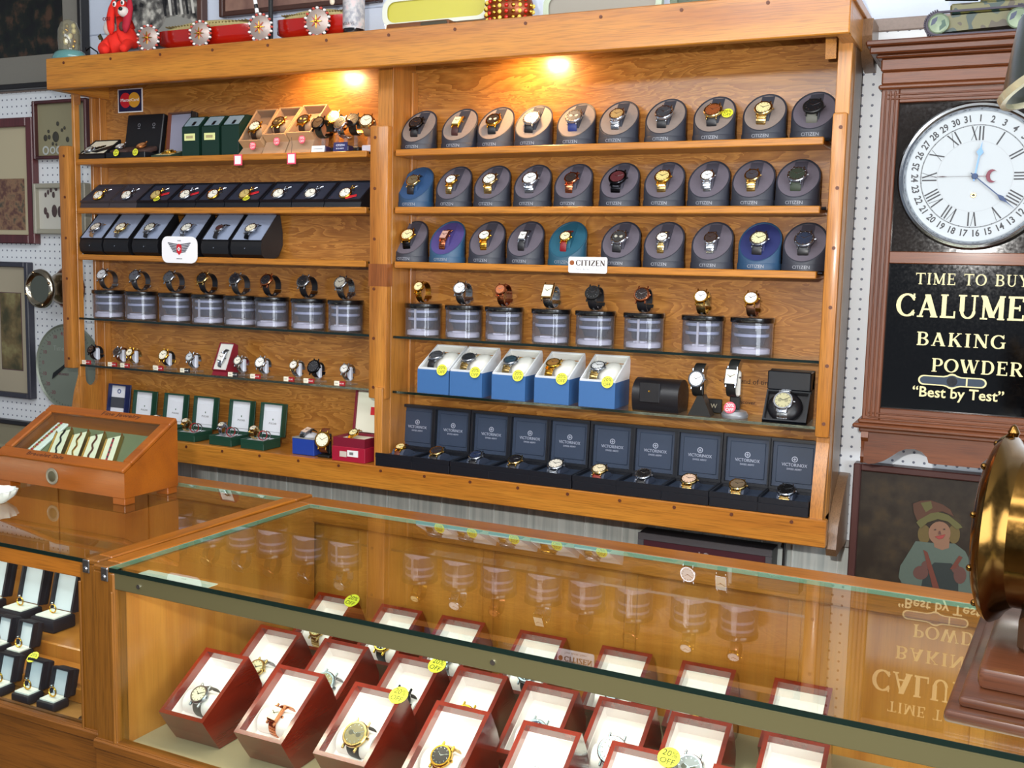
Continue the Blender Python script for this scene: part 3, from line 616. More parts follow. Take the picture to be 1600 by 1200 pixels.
# ------------------------------------------------------------------ blue and white boxes, right bay
WBOX = mat('e6e8ea', .4); BBOX = mat('376296', .5, noise=.06)
BW = [(683.5, 537, 'steel on black strap', '4a4c50', STEEL, BLKL, 'sport'), (733, 541, 'steel and gold with black dial', '26282c', STEEL, TTONE, 'metal'), (797, 546, 'two-tone with blue dial', '2e4450', STEEL, TTONE, 'metal'), (862, 551, 'gold coloured', '9a6c34', GOLD, GOLD, 'metal'), (930, 556, 'white dialled two-tone', 'd8d8d8', STEEL, TTONE, 'metal')]
for i, (a, b_, d, dl, cs, st, kd) in enumerate(BW):
    x0 = at(a, b_, y=-.033).x; nm = ordl(i, 5)
    Wd = .0745; P0 = (-.115, ZE+.0535); P1 = (-.033, ZE+.098)
    t, M, L = easel_box('blue_watch_box', 'blue box with sloping white top and pillow, %s of the five in the right bay' % nm, 'watch box', x0, Wd, P0, P1, [(-.033, ZE+.05), (-.033, ZE), (-.115, ZE)], WBOX, mat('dcdad4', .6), .003, .02, 'blue and white watch boxes')
    def fbl(b, h=Wd/2):
        pts = [(-.0006, -.0), (-.0006, .0505), (.0826, .0515), (.0826, 0)]
        b.prism(pts, -h-.0006, h+.0006, BBOX)
    # coloured lower sleeve, open to the box inside
    link('sleeve', cached('sleeve', 'sleeve', fbl), t)
    def fp(b):
        b.M = M; b.ball((.010, L*.50, -.013), .024, .034, .014, mat('e4e2da', .7, noise=.03), seg=20)
    link('pillow', cached('blp', 'pillow', fp, 60), t)
    def fpt(b): b.M = M; b.text('SEIKO', .005, mat('8a8a86'), T(.014, L*.34, .0062) @ Rx(-14), .0002)
    watch(rootM(t, M) @ T(-.011, L*.42, .006) @ Rz(-8), '%s watch on the pillow of the %s blue box' % (d, nm), dl, cs, st, kd, 'round', .0155, ry=.027, rz=.014, a0=-88, a1=70, sw=.0088, group='watches in the blue and white boxes')
    sticker(T(x0+.0595, -.1175, ZE+.052) @ Rx(72), 'yellow 20%% OFF sticker on the front of the %s blue box' % nm, .012, group='yellow stickers on the blue boxes')
# roll case, stands and cube
t = thing('leather_watch_roll', 'black leather barrel roll case beside the last blue box', 'watch case', (1.508, -.076, ZE))
m = MB(); pts = [(.037*math.cos(a*PI/14)*1.0, .031+.031*math.sin(a*PI/14)) for a in range(0, 15)]+[(-.034, .010), (-.028, .0), (.03, 0)]
m.prism(pts, -.044, .048, BLKL); m.obj('roll_body', t, smooth=40)
m = MB(); m.box(-.028, .012, -.0385, -.036, .018, .056, BLKL, .0015); m.obj('flap', t)
m = MB(); m.cyl((-.008, -.0385, .040), (-.008, -.041, .040), .0018, GOLD, seg=10); m.obj('snap', t)
t = thing('wedge_watch_stand', 'black leather stand with triangular base holding a white-faced watch', 'watch stand', (1.598, -.098, ZE))
m = MB(); m.prism([(-.022, 0), (.022, 0), (.005, .038), (-.005, .038)], -.012, .016, BLACK, 'y'); m.obj('base', t)
m = MB(); m.tube([(0, 0, .03), (0, .0, .05), (0, .0, .062)], .004, BLACK); m.obj('stem', t)
watch(T(1.592, -.115, ZE+.070) @ Rz(-8) @ Rx(80), 'white-faced steel watch on the black leather wedge stand', 'ffffff', CHROME, BLACK, 'leather', 'round', .0165, ry=.030, rz=.015, a0=-90, a1=90, sw=.0105)
t = thing('pedestal_watch_stand', 'silver disc pedestal with black stem holding a square watch', 'watch stand', (1.660, -.088, ZE))
m = MB(); m.lathe([(0, 0), (.024, 0), (.025, .003), (.025, .006), (.021, .012), (.012, .015), (0, .015)], mat('b8bac0', .3, .7), seg=32); m.obj('base', t)
m = MB(); m.box(-.0095, .0095, -.006, .006, .015, .040, BLACK, .002); m.obj('stem', t)
m = MB(); m.box(-.009, .009, -.008, .004, .040, .088, mat('cfcac0', .4), .003); m.obj('cuff', t)
watch(T(1.656, -.112, ZE+.078) @ Rz(-10) @ Rx(78), 'square-faced silver watch on the silver disc pedestal', 'e8e4d0', CHROME, BLACK, 'leather', 'rect', .0165, ry=.034, rz=.014, a0=-90, a1=85, sw=.0098)
sticker(T(1.655, -.108, ZE+.020) @ Rx(70), 'red and white discount dot on the silver pedestal base', .011, PINK, ('20%', 'OFF'), WHITE)
m = MB(); m.box(0, .03, -.004, 0, 0, .027, BLACK, .001); m.text('W', .012, mat('b0a890'), T(.015, -.0044, .013) @ FRONT); tag(m.obj('logo_plaque', None, (1.596, -.05, ZE+.0002)), 'small black square plaque standing behind the wedge watch stand', 'sign')
t, M, L = easel_box('leather_cube_box', 'black leather cube box with slanted pillow front at the right end', 'watch box', 1.716, .079, (-.112, ZE+.004), (-.078, ZE+.056), [(-.05, ZE+.092), (-.04, ZE+.092), (-.04, ZE), (-.112, ZE)], NAVYB, BLKL, .003, .012)
m = MB(); m.box(-.0395, .0395, .033, .072, .0562, .0915, NAVYB, .002); m.obj('lid', t)
m = MB(); m.M = M; m.ball((-.003, L*.5, -.006), .032, .030, .016, BLKL, seg=20); m.obj('pillow', t, smooth=60)
watch(rootM(t, M) @ T(-.004, L*.55, .0125), 'steel chronograph with champagne dial on the black cube box pillow', 'b0aa84', STEEL, STEEL, 'metal', 'round', .0185, ry=.031, rz=.018, a0=-100, a1=80, sw=.0095, sub='8a8668')
# engraved verse on the panel behind
m = MB(); INK = mat('3c2414', .7)
for q, (tx, s) in enumerate((('- for    end of time', .014), ('Discover', .011))):
    m.text(tx, s, INK, T(1.665, YBK-.0008, ZE+(.062, .022)[q]) @ FRONT, .0002, sx=1)
for v in m.bm.verts: v.co -= uc.location
m.obj('engraved_lettering', uc)

# ------------------------------------------------------------------ navy hinged boxes, bottom right
VX = [654, 710, 770, 830.6, 893, 960, 1027.5, 1097.5, 1172, 1246]
VW = [('small gold with brown strap', 'e2cf90', GOLD, BRN, .0115), ('black and gold', '26242a', TTONE, BLKL, .0155), ('dark blue dialled', '26304a', STEEL, BLKL, .0155), ('black dialled two-tone', '17171c', TTONE, BLKL, .0155), ('large pale dialled', 'd8d2c4', STEEL, STEEL, .0175), ('cream dialled on red strap', 'e0d2b0', TTONE, mat('7c2418', .5), .0160), ('black faced steel', '121214', STEEL, BLKL, .0165), ('pink-beige dialled', 'd8b8a0', TTONE, TTONE, .0165), ('bronze dialled', '6c5c48', TTONE, TTONE, .0165), ('black dialled diver', '0e0e10', STEEL, TTONE, .0170)]
SILV = mat('aeb4c4', .4, .3)
for i, px in enumerate(VX):
    x = at(px, 636+(px-654)*.1, y=-.06).x-.004; nm = ordl(i, 10)
    t = thing('hinged_watch_box', 'open navy box with silver lid lettering, %s of ten, bottom right shelf' % nm, 'watch box', (x, -.155, ZR), 'navy hinged boxes on the bottom right shelf')
    h = .0455
    def fb(b):
        b.box(-h, h, 0, .088, 0, .018, NAVYB, .001)
        b.box(-h, -h+.004, 0, .088, .018, .028, NAVYB); b.box(h-.004, h, 0, .088, .018, .028, NAVYB); b.box(-h+.004, h-.004, 0, .004, .018, .028, NAVYB); b.box(-h+.004, h-.004, .084, .088, .018, .028, NAVYB)
    link('box_body', cached('vb', 'box_body', fb), t)
    link('lining', cached('vl', 'lining', lambda b: b.box(-h+.004, h-.004, .004, .084, .018, .0225, NAVY2)), t)
    def fl(b):
        b.M = T(0, .088, .028) @ Rx(-4)
        b.box(-h, h, .012, .018, 0, .096, NAVYB, .001); b.box(-h, -h+.005, -.002, .012, 0, .096, NAVYB); b.box(h-.005, h, -.002, .012, 0, .096, NAVYB); b.box(-h+.005, h-.005, -.002, .012, .090, .096, NAVYB); b.box(-h+.005, h-.005, -.002, .012, 0, .005, NAVYB)
    lid = link('lid', cached('vd', 'lid', fl), t)
    def fll(b): b.M = T(0, .088, .028) @ Rx(-4); b.box(-h+.005, h-.005, .0085, .012, .005, .090, NAVY2); b.box(-h+.012, h-.012, .0065, .0085, .013, .082, NAVY2, .0015)
    link('lid_lining', cached('vll', 'lid_lining', fll), lid)
    def fg(b):
        b.M = T(0, .088, .028) @ Rx(-4); b.text('VICTORINOX', .0085, SILV, T(0, .0062, .047) @ FRONT, .0002, sx=.9); b.text('SWISS ARMY', .005, SILV, T(0, .0062, .039) @ FRONT, .0002)
        b.lathe([(.0042, 0), (.0055, 0), (.0055, .0004), (.0042, .0004)], SILV, T(0, .0062, .058) @ FRONT, 16); b.box(-.0028, .0028, .0058, .0062, .0574, .0586, SILV); b.box(-.0006, .0006, .0058, .0062, .0552, .0608, SILV)
    link('lettering', cached('vg', 'lettering', fg), lid)
    def fc(b):
        pts = [(.014, .0225), (.016, .030), (.024, .0365), (.036, .0365), (.056, .030), (.07, .0225)]
        b.prism(pts, -.014, .014, mat('3a4254', .6, noise=.1))
    link('cushion', cached('vc', 'cushion', fc), t)
    d, dl, cs, st, rr = VW[i]
    watch(T(x, -.155+.028, ZR+.0395) @ Rx(26), '%s watch in navy box %s, bottom right shelf' % (d, nm), dl, cs, st, 'metal' if st in (STEEL, TTONE) else 'leather', 'round', rr, ry=.023, rz=.010, a0=-88, a1=80, sw=rr*.56, group='watches in the navy hinged boxes')

# ------------------------------------------------------------------ left bay, bottom shelf
GRN = mat('123c2c', .5, noise=.1); SATIN = mat('d6d8de', .45, noise=.03)
def lidbox(px, py, w, lab, body, lin_, txt=None, d=.062, hb=.022, hl=.078, group=None, yf=-.146, dep=.0, name='jewelry_box', dark=None):
    x = at(px, py, y=-.05).x-.004
    t = thing(name, lab, 'watch box', (x, yf, ZR), group); h = w/2
    m = MB(); m.box(-h, h, 0, d, 0, hb*.7, body, .001)
    for q in ((-h, -h+.003, 0, d), (h-.003, h, 0, d), (-h+.003, h-.003, 0, .003), (-h+.003, h-.003, d-.003, d)): m.box(*q, hb*.7, hb, body)
    m.obj('box_body', t)
    m = MB(); m.box(-h+.003, h-.003, .003, d-.003, hb*.7, hb*.85, lin_); m.obj('lining', t)
    m = MB(); m.M = T(0, d+.001, hb) @ Rx(-8)
    m.box(-h, h, .014, .018, 0, hl, body, .001)
    for q in ((-h, -h+.0035, 0, hl), (h-.0035, h, 0, hl), (-h+.0035, h-.0035, hl-.0035, hl), (-h+.0035, h-.0035, 0, .0035)): m.box(q[0], q[1], 0, .014, q[2], q[3], body)
    ld = m.obj('lid', t)
    m = MB(); m.M = T(0, d+.001, hb) @ Rx(-8); m.box(-h+.0035, h-.0035, .010, .014, .0035, hl-.0035, lin_); m.box(-h+.010, h-.010, .008, .010, .010, hl-.018, lin_, .001)
    if dark: m.box(-h+.006, h-.006, .0065, .0078, hl*.32, hl*.62, dark); m.lathe([(.004, 0), (.006, 0), (.006, .0005), (.004, .0005)], mat('4a5a8a', .4), T(0, .0075, hl*.8) @ FRONT, 16)
    m.obj('lid_lining', ld)
    if txt: m = MB(); m.M = T(0, d+.001, hb) @ Rx(-8); m.text(txt, .0065, mat('7c7a78'), T(0, .0078, hl*.38) @ FRONT, .0002); m.box(-.0012, .0012, .0074, .0078, hl*.48, hl*.53, mat('3a5a3a')); m.obj('lettering', ld)
    return t, x
lidbox(196, 625, .062, 'open dark blue box with grey card in its silver lid, left end of bottom shelf', mat('1c2650', .45), SATIN, hl=.088, dark=mat('3c4048', .6))
GX = [(237, 640), (285.5, 645), (332, 655), (388, 660), (437, 665)]
for i, (a, b_) in enumerate(GX):
    nm = ordl(i, 5)
    t, x = lidbox(a, b_, .066, 'dark green box with white satin lid, %s of five on the bottom left shelf' % nm, GRN, SATIN, 'GEVRIL' if 0 else 'PULSAR', group='dark green boxes on the bottom left shelf')
    if i > 0:
        c1 = [GOLD, STEEL, TTONE, STEEL, TTONE][i]
        ringwatch(x-.010, -.122, ZR+.0195, '%s bangle watch coiled in the %s green box' % (['', 'gold', 'two-tone', 'steel', 'gilt'][i], nm), tilt=30, R=.0115, dial='e8e0cc', case=c1, strap=c1, kind='metal', r=.0095, sw=.005, group='watches in the green boxes')
        for q, off in enumerate((.012, .022)):
            m = MB(); m.M = T(0, 0, .011) @ Rz(65); m.tube([(.0105*math.cos(k*PI/10), 0, .0105*math.sin(k*PI/10)) for k in range(21)], .0012, (mat('a0202a', .3, .4), CHROME)[q], 6)
            tag(m.obj('bangle', None, (x+off, -.122, ZR+.0195)), '%s bangle standing in the %s green box' % (('red', 'silver')[q], nm), 'bracelet', 'bangles in the green boxes')
m = MB(); t = thing('blue_watch_box', 'royal blue square box with grey pillow top beside the last green box', 'watch box', (.704, -.138, ZR))
m.box(-.030, .030, 0, .05, 0, .036, mat('1c3c94', .5, noise=.08), .001); m.obj('box_body', t)
m = MB(); m.box(-.0305, .0305, -.0005, .0505, .036, .0385, mat('8c8c88', .6), .0008); m.ball((0, .026, .0385), .023, .018, .010, mat('b4b4b8', .6)); m.obj('pillow', t, smooth=50)
watch(T(.701, -.120, ZR+.0508) @ Rx(24) @ Rz(-14), 'pale dialled watch on black strap atop the royal blue box', 'd8bca8', STEEL, BLACK, 'leather', 'rect', .0125, ry=.022, rz=.013, a0=-85, a1=85, sw=.007)
t = thing('watch_easel', 'low black stand holding a big gold watch beside the crimson box', 'watch stand', (.762, -.126, ZR))
m = MB(); m.box(-.016, .016, -.018, .02, 0, .006, BLACK, .002); m.obj('base', t)
m = MB(); m.box(-.008, .008, -.002, .006, .006, .052, BLACK, .002); m.obj('stem', t)
watch(T(.760, -.141, ZR+.040) @ Rz(8) @ Rx(76), 'big gold watch with cream dial on the low black stand', 'f4eccc', GOLD, mat('5c2c14', .5), 'leather', 'round', .0185, ry=.026, rz=.012, a0=-90, a1=90, sw=.0095)
t = thing('crimson_watch_box', 'crimson two-tier box with white lid standing open by the central post', 'watch box', (.835, -.152, ZR))
CR = mat('9c1230', .5, noise=.06); CR2 = mat('741028', .5, noise=.06)
m = MB(); m.box(-.043, .043, 0, .075, 0, .032, CR, .001); m.obj('drawer', t)
m = MB(); m.box(-.041, .041, .002, .075, .032, .042, CR2); m.box(-.041, -.038, .002, .075, .042, .052, CR2); m.box(.038, .041, .002, .075, .042, .052, CR2); m.box(-.038, .038, .002, .005, .042, .052, CR2); m.box(-.038, .038, .072, .075, .042, .052, CR2); m.obj('box_body', t)
m = MB(); m.box(-.038, .038, .005, .072, .042, .046, CREAM); m.obj('lining', t)
m = MB(); m.M = T(0, .076, .052) @ Rx(-8); m.box(-.041, .041, .008, .012, 0, .098, CR2, .001); m.box(-.041, -.037, 0, .008, 0, .098, CR2); m.box(.037, .041, 0, .008, 0, .098, CR2); m.box(-.037, .037, 0, .008, .094, .098, CR2); ld = m.obj('lid', t)
m = MB(); m.M = T(0, .076, .052) @ Rx(-8); m.box(-.037, .037, .0055, .0075, .002, .094, mat('dedcc8', .5)); m.obj('lid_lining', ld)
m = MB(); m.M = T(0, .076, .052) @ Rx(-8); m.box(.0, .022, .0045, .0054, .042, .060, REDP); m.obj('emblem', ld)
m = MB(); m.box(-.022, -.004, -.0006, 0, .010, .022, mat('c8beb0')); m.box(-.002, .026, -.001, -.0002, .012, .026, WHITE); m.box(.004, .014, -.0014, -.001, .016, .022, mat('707070')); m.obj('label_sticker', t)
watch(T(.826, -.118, ZR+.0575) @ Rx(34) @ Rz(-10), 'thin gold watch lying in the open crimson box', 'e8d9a0', GOLD, GOLD, 'leather', 'round', .0115, ry=.020, rz=.010, a0=-88, a1=88, sw=.005)

# ------------------------------------------------------------------ left bay, top shelf
CRD = mat('e4dcc4', .6); BK = mat('101014', .45)
def tray(name, lab, x0, w, yf, yb, z, h0, h1, outer, lining, grp=None, wall=.003, depth=.005, cat='watch box'):
    return easel_box(name, lab, cat, x0, w, (yf, z+h0), (yb, z+h1), [(yb, z), (yf, z)], outer, lining, wall, depth, grp)
t, M, L = tray('presentation_tray', 'flat black tray with cream card and a bracelet watch, left end of top shelf', .008, .085, -.116, -.062, ZA, .012, .052, BK, CRD, depth=.003)
watch(rootM(t, M) @ T(-.020, .018, .001) @ Rz(-55), 'dark bracelet watch lying on the cream card in the flat black tray', 'c8c4b8', STEEL, DKM, 'metal', 'round', .012, ry=.05, rz=.006, a0=-20, a1=86, sw=.0055)
m = MB(); m.M = M; m.prism([(0, 0), (.05, .03), (.05, .012), (.02, -.004)], .0, .002, BK, 'z', T(-.01, .012, -.002)); m.obj('card_print', t)
t = thing('pocket_watch_case', 'large open black leather case with twin cushions for two pocket watches', 'watch box', (.165, -.116, ZA))
m = MB(); m.box(-.066, .060, 0, .054, 0, .014, BK, .001); m.obj('box_body', t)
for k, xx in enumerate((-.034, .028)):
    m = MB(); m.M = T(xx, .028, .014) @ Rx(18); m.box(-.027, .027, -.020, .024, 0, .012, mat('46302a', .7, noise=.1), .004, seg=2); m.obj('cushion', t)
m = MB(); m.M = T(0, .052, .012) @ Rx(-10); m.box(-.062, .056, .0, .016, 0, .102, BK, .002); ld = m.obj('lid', t)
m = MB(); m.M = T(0, .052, .012) @ Rx(-10)
for xx in (-.02, .028): m.lathe([(.003, 0), (.0045, 0), (.0045, .0005), (.003, .0005)], mat('6a6a70', .4), T(xx, -.0002, .075) @ FRONT, 12); m.box(xx-.004, xx+.004, -.0005, 0, .066, .068, mat('6a6a70', .4))
m.obj('emblem', ld)
t2 = thing('open_case_lid', 'tall leaning case lid with grey satin lining behind the black pocket watch case', 'box lid', (.283, -.060, ZA))
m = MB(); m.M = Rz(-6) @ Rx(-6); m.box(-.042, .040, .004, .012, 0, .112, BK, .001); m.box(-.044, -.040, -.008, .004, 0, .112, mat('6e3a24', .5)); m.box(.036, .040, -.008, .004, 0, .112, BK); m.box(-.040, .036, -.008, .004, .109, .112, mat('6e4a34', .5)); m.obj('lid_shell', t2)
m = MB(); m.M = Rz(-6) @ Rx(-6); m.box(-.040, .036, .0, .004, 0, .108, mat('8f8fa2', .6, noise=.03)); m.obj('lid_lining', t2)
def pocket(M, label, grp=None, metal=GOLD, dial='f2ead2', lid=True, s=1.0, hunter=None):
    t = thing('pocket_watch', label, 'pocket watch', M=M, group=grp); r = .0155*s
    k = ('pk', metal.name, s)
    link('case', cached(k, 'case', lambda b: b.lathe([(0, 0), (r*.8, 0), (r, .002), (r, .0045), (r*.9, .006), (r*.82, .0062), (r*.81, .0055), (0, .0055)], metal, seg=24)), t)
    def fd(b):
        b.lathe([(0, .0056), (r*.8, .0056), (r*.8, .006), (0, .006)], mat(dial, .35), seg=24)
        for i in range(12): b.box(-.0004, .0004, r*.58, r*.74, .006, .0063, BLACK, 0, Rz(i*30))
        b.box(-.0004, .0004, 0, r*.6, .0062, .0065, BLACK, 0, Rz(50)); b.box(-.0004, .0004, 0, r*.42, .0062, .0065, BLACK, 0, Rz(-60))
    link('dial', cached(('pd', dial, s), 'dial', fd), t)
    link('bow', cached(('pbw', metal.name, s), 'bow', lambda b: (b.cyl((0, r*.95, .003), (0, r*1.25, .003), .0018, metal, seg=8), b.tube([(.0045*s*math.cos(a*PI/6), r*1.45+.0045*s*math.sin(a*PI/6), .003) for a in range(13)], .0008, metal, 6))), t)
    if lid: link('cover', cached(('pcv', (hunter or metal).name, s), 'cover', lambda b: b.lathe([(0, 0), (r*.85, .001), (r, .003), (r*.97, .0036), (r*.82, .002), (0, .0012)], hunter or metal, T(-r*1.02, .001, .003) @ Ry(-68) @ T(-r*.9, 0, 0), seg=24)), t)
    return t
for k, xx in enumerate((-.034, .028)):
    mt = (CHROME, mat('b87440', .3, .9))[k]
    pocket(T(.165+xx+(-.006, .0)[k], -.112+.020, ZA+.028) @ Rx(32), '%s pocket watch on the %s cushion of the black case' % (('silver', 'copper')[k], ('left', 'right')[k]), None, mt, ('f0eee8', 'd0905c')[k], False, .85)
    sticker(T(.165+xx+.006, -.1195, ZA+.0125) @ Rx(80), 'yellow sticker hanging before the %s cushion of the black case' % ('left', 'right')[k], .0085)
t, M, L = tray('presentation_tray', 'low cream card tray with a gold watch, right of the black case', .245, .062, -.116, -.07, ZA, .004, .018, mat('2a3c30', .5), mat('e6d9a8', .6), depth=.002)
watch(rootM(t, M) @ T(.004, L*.5, .003) @ Rz(-70), 'gold watch coiled on the low cream card tray', 'f2e2a4', GOLD, GOLD, 'metal', 'round', .012, ry=.024, rz=.008, a0=-80, a1=80, sw=.006)
for i, (a, b_) in enumerate(((306, 190), (337, 188), (368, 186))):
    x = at(a, 215, y=-.09).x
    t = thing('green_watch_box', 'upright dark green box with a window and cream label, %s of three on top shelf' % ('left', 'middle', 'right')[i], 'watch box', (x, -.108, ZA), 'dark green upright boxes')
    DG = mat('0c2a20', .45, noise=.1)
    m = MB(); m.prism([(0, 0), (.0, .066), (.028, .094), (.06, .094), (.06, 0)], -.0255, .0255, DG); m.obj('box_body', t)
    m = MB(); m.M = frame((0, .066), (.028, .094))[0]; m.box(-.021, .021, .005, .035, 0, .0012, mat('9fb4c0', .15, .3)); m.box(.002, .009, .005, .018, .0012, .0025, BK); m.obj('window', t)
    m = MB(); m.box(-.018, .014, -.001, 0, .036, .052, mat('d8dc96', .5), .0004); m.box(-.012, .008, -.0015, -.001, .041, .047, mat('a89a70')); m.obj('label', t) if i < 2 else None
KR = mat('a8876a', .6, noise=.08); KRD = mat('8a6e56', .65, noise=.08)
for i, (a, b_) in enumerate(((390, 172), (427, 172), (475, 168))):
    x0 = [.508, .575, .641][i]; w = [.062, .062, .066][i]; nm = ('left', 'middle', 'right')[i]
    t, M, L = easel_box('kraft_watch_box', 'open tan box with sloping mouth, %s of three on the top left shelf' % nm, 'watch box', x0, w, (-.116, ZA+[.030, .042, .044][i]), (-.052, ZA+[.108, .110, .112][i]), [(-.052, ZA), (-.116, ZA)], KR, KRD, .0025, .022, 'tan watch boxes on the top left shelf', rim=mat('b89068', .6))
    m = MB(); m.M = M; m.cyl((-.018, L*.42, -.014), (.018, L*.42, -.014), .016, mat('b09070', .7, noise=.1), seg=18); m.obj('pillow', t, smooth=60)
    watch(rootM(t, M) @ T(-.002, L*.40, .003) @ Rz(-8), '%s dialled watch on dark strap in the %s tan box' % (('cream', 'brown', 'black')[i], nm), ('f2ead0', '4a3a26', '2e2622')[i], GOLD, mat('2a1a12', .5), 'leather', 'round', .016, ry=.019, rz=.017, a0=-100, a1=90, sw=.0085, group='watches in the tan boxes', sub=None if i == 0 else 'a08a54')
    sticker(T(x0+w*.68, -.1172, ZA+[.018, .026, .028][i]) @ Rx(90), 'pink star sticker on the front of the %s tan box' % nm, .009, PINK, ('20%', 'OFF'), WHITE, group='pink stickers on tan boxes', nn=10)
    if i != 1:
        m = MB(); m.box(-.0115, .0115, -.001, 0, -.024, 0, mat('e0506a', .5)); m.box(-.0085, .0085, -.0015, -.001, -.021, -.003, WHITE); m.tube([(0, -.001, 0), (.001, 0, .016), (.0, .0, .034)], .0004, BK, 5)
        tag(m.obj('hanging_price_tag', None, (x0+w*(.08 if i == 0 else .32), -.1225, ZA-.001)), 'pink-edged price tag hanging over the shelf edge from the %s tan box' % nm, 'price tag', 'hanging tags on the top left shelf')
for i, (a, b_, h, yy, d, dl, cs, st) in enumerate(((505, 200, .052, -.100, 'dark olive cuff', '4a3a2a', DKM, mat('24241a', .5)), (527, 185, .068, -.066, 'black with gold accents', '3a2a1c', GOLD, BLACK), (540, 200, .050, -.102, 'silver with dark round face', '2a2420', CHROME, CHROME), (556, 188, .060, -.070, 'glossy black arched', '1a1014', BLACK, BLACK), (577, 186, .054, -.088, 'sparkling gold', 'e8dcc0', TTONE, mat('8a6a48', .4)))):
    x = min(at(a, b_, y=yy).x, .846); nm = ordl(i, 5)
    t = thing('c_ring_stand', 'small C-ring watch stand, %s of five, top left shelf right end' % nm, 'watch stand', (x, yy, ZA), 'C-ring stands on the top left shelf')
    m = MB(); m.box(-.013, .013, -.010, .012, 0, .014, (mat('2a2048', .4), BK, mat('1a1c3c', .4), BK, mat('c8c4d0', .5))[i], .002); m.obj('base', t)
    m = MB(); m.box(-.003, .003, -.002, .004, .014, h-.014, ACR); m.obj('stem', t)
    watch(T(x, yy, ZA+h) @ Rz((-5, 4, -8, 6, 12)[i]) @ Rx(60) @ T(0, 0, .018), '%s watch on the C-ring stand %s of five' % (d, nm), dl, cs, st, 'metal' if st is CHROME else 'leather', 'round', .0165, ry=.0185, rz=.0185, a0=-160, a1=160, sw=.0095, group='watches on the C-ring stands')
m = MB(); m.M = Rx(-12); m.box(-.017, .017, -.001, 0, 0, .014, WHITE); m.box(-.012, .012, -.0015, -.001, .006, .0072, mat('8a8a8a')); tag(m.obj('brand_card', None, (.728, -.1165, ZA)), 'small white name card at the shelf edge before the dark olive watch', 'sign')
m = MB(); m.M = Rx(-10); m.box(-.018, .018, -.001, 0, 0, .020, mat('1c1c50', .5)); m.text('CITIZEN', .006, mat('c8d0e8'), T(0, -.0013, .013) @ FRONT, .0002); m.text('ECO-DRIVE', .004, mat('c8d0e8'), T(0, -.0013, .006) @ FRONT, .0002); tag(m.obj('brand_card', None, (.786, -.1165, ZA)), 'small navy lettered card at the shelf edge below the silver round watch', 'sign')

# ------------------------------------------------------------------ left bay, second shelf: navy trays with pocket watches
NT = [(125, 'gold hunter'), (170, 'silver'), (213, 'dark gilt'), (262, 'white dialled'), (305, 'small gold'), (350, 'skeleton gilt'), (405, 'large silver and gold'), (455, 'white steel'), (506, 'ornate gold')]
for i, (px, d) in enumerate(NT):
    x0 = max(.006, at(px, 318, y=-.115).x); x1 = at(NT[i+1][0], 318, y=-.115).x-.002 if i < 8 else .838
    nm = ordl(i, 9)
    t, M, L = tray('pocket_watch_tray', 'sloping %s tray, %s of nine on the second left shelf' % ('brown-grey' if i < 2 else 'navy', nm), x0, min(x1-x0, .098), -.115, -.053, ZB, .016, .062, mat('3a3438', .5, noise=.1) if i < 2 else NAVYB, mat('3a3640', .6, noise=.1) if i < 2 else mat('2c3040', .6, noise=.1), 'pocket watch trays', wall=.0035, depth=.006)
    pocket(rootM(t, M) @ T(-.004, L*.32, -.002) @ Rx(12) @ Rz(-30), '%s pocket watch in the %s tray of the second left shelf' % (d, nm), 'pocket watches in the trays', GOLD if i in (0, 2, 4, 5, 8) else STEEL, 'f4eede' if i not in (2, 5) else 'c8b070', i in (0, 1, 3, 4, 6, 7), 1.0, STEEL if i == 7 else mat('b88a50', .3, .9) if i in (0, 6) else ROSE)
    def fch(b):
        b.M = M; b.tube([(.004+.004*math.sin(k*.9), L*.45+k*.0032, -.0035+.0007*(k % 2)) for k in range(9)], .0011, STEEL, 5)
    link('chain', cached(('chn', i), 'chain', fch), t)
    if i in (2, 3, 5, 8):
        m = MB(); m.box(-.013, .013, -.004, .005, 0, .0015, REDP, .0005); o = m.obj('red_ribbon_tag'); o.matrix_world = rootM(t, M) @ T(.014, L*(.42 if i < 8 else .2), -.003) @ Rz(25); tag(o, 'red ribbon tag beside the %s pocket watch on the second left shelf' % d, 'price tag', 'red tags in the pocket watch trays')
    if i in (2, 5):
        sticker(rootM(t, M) @ T(.012, L*.08, .001), 'yellow sticker on the front edge of the %s tray of the second left shelf' % nm, .0085)

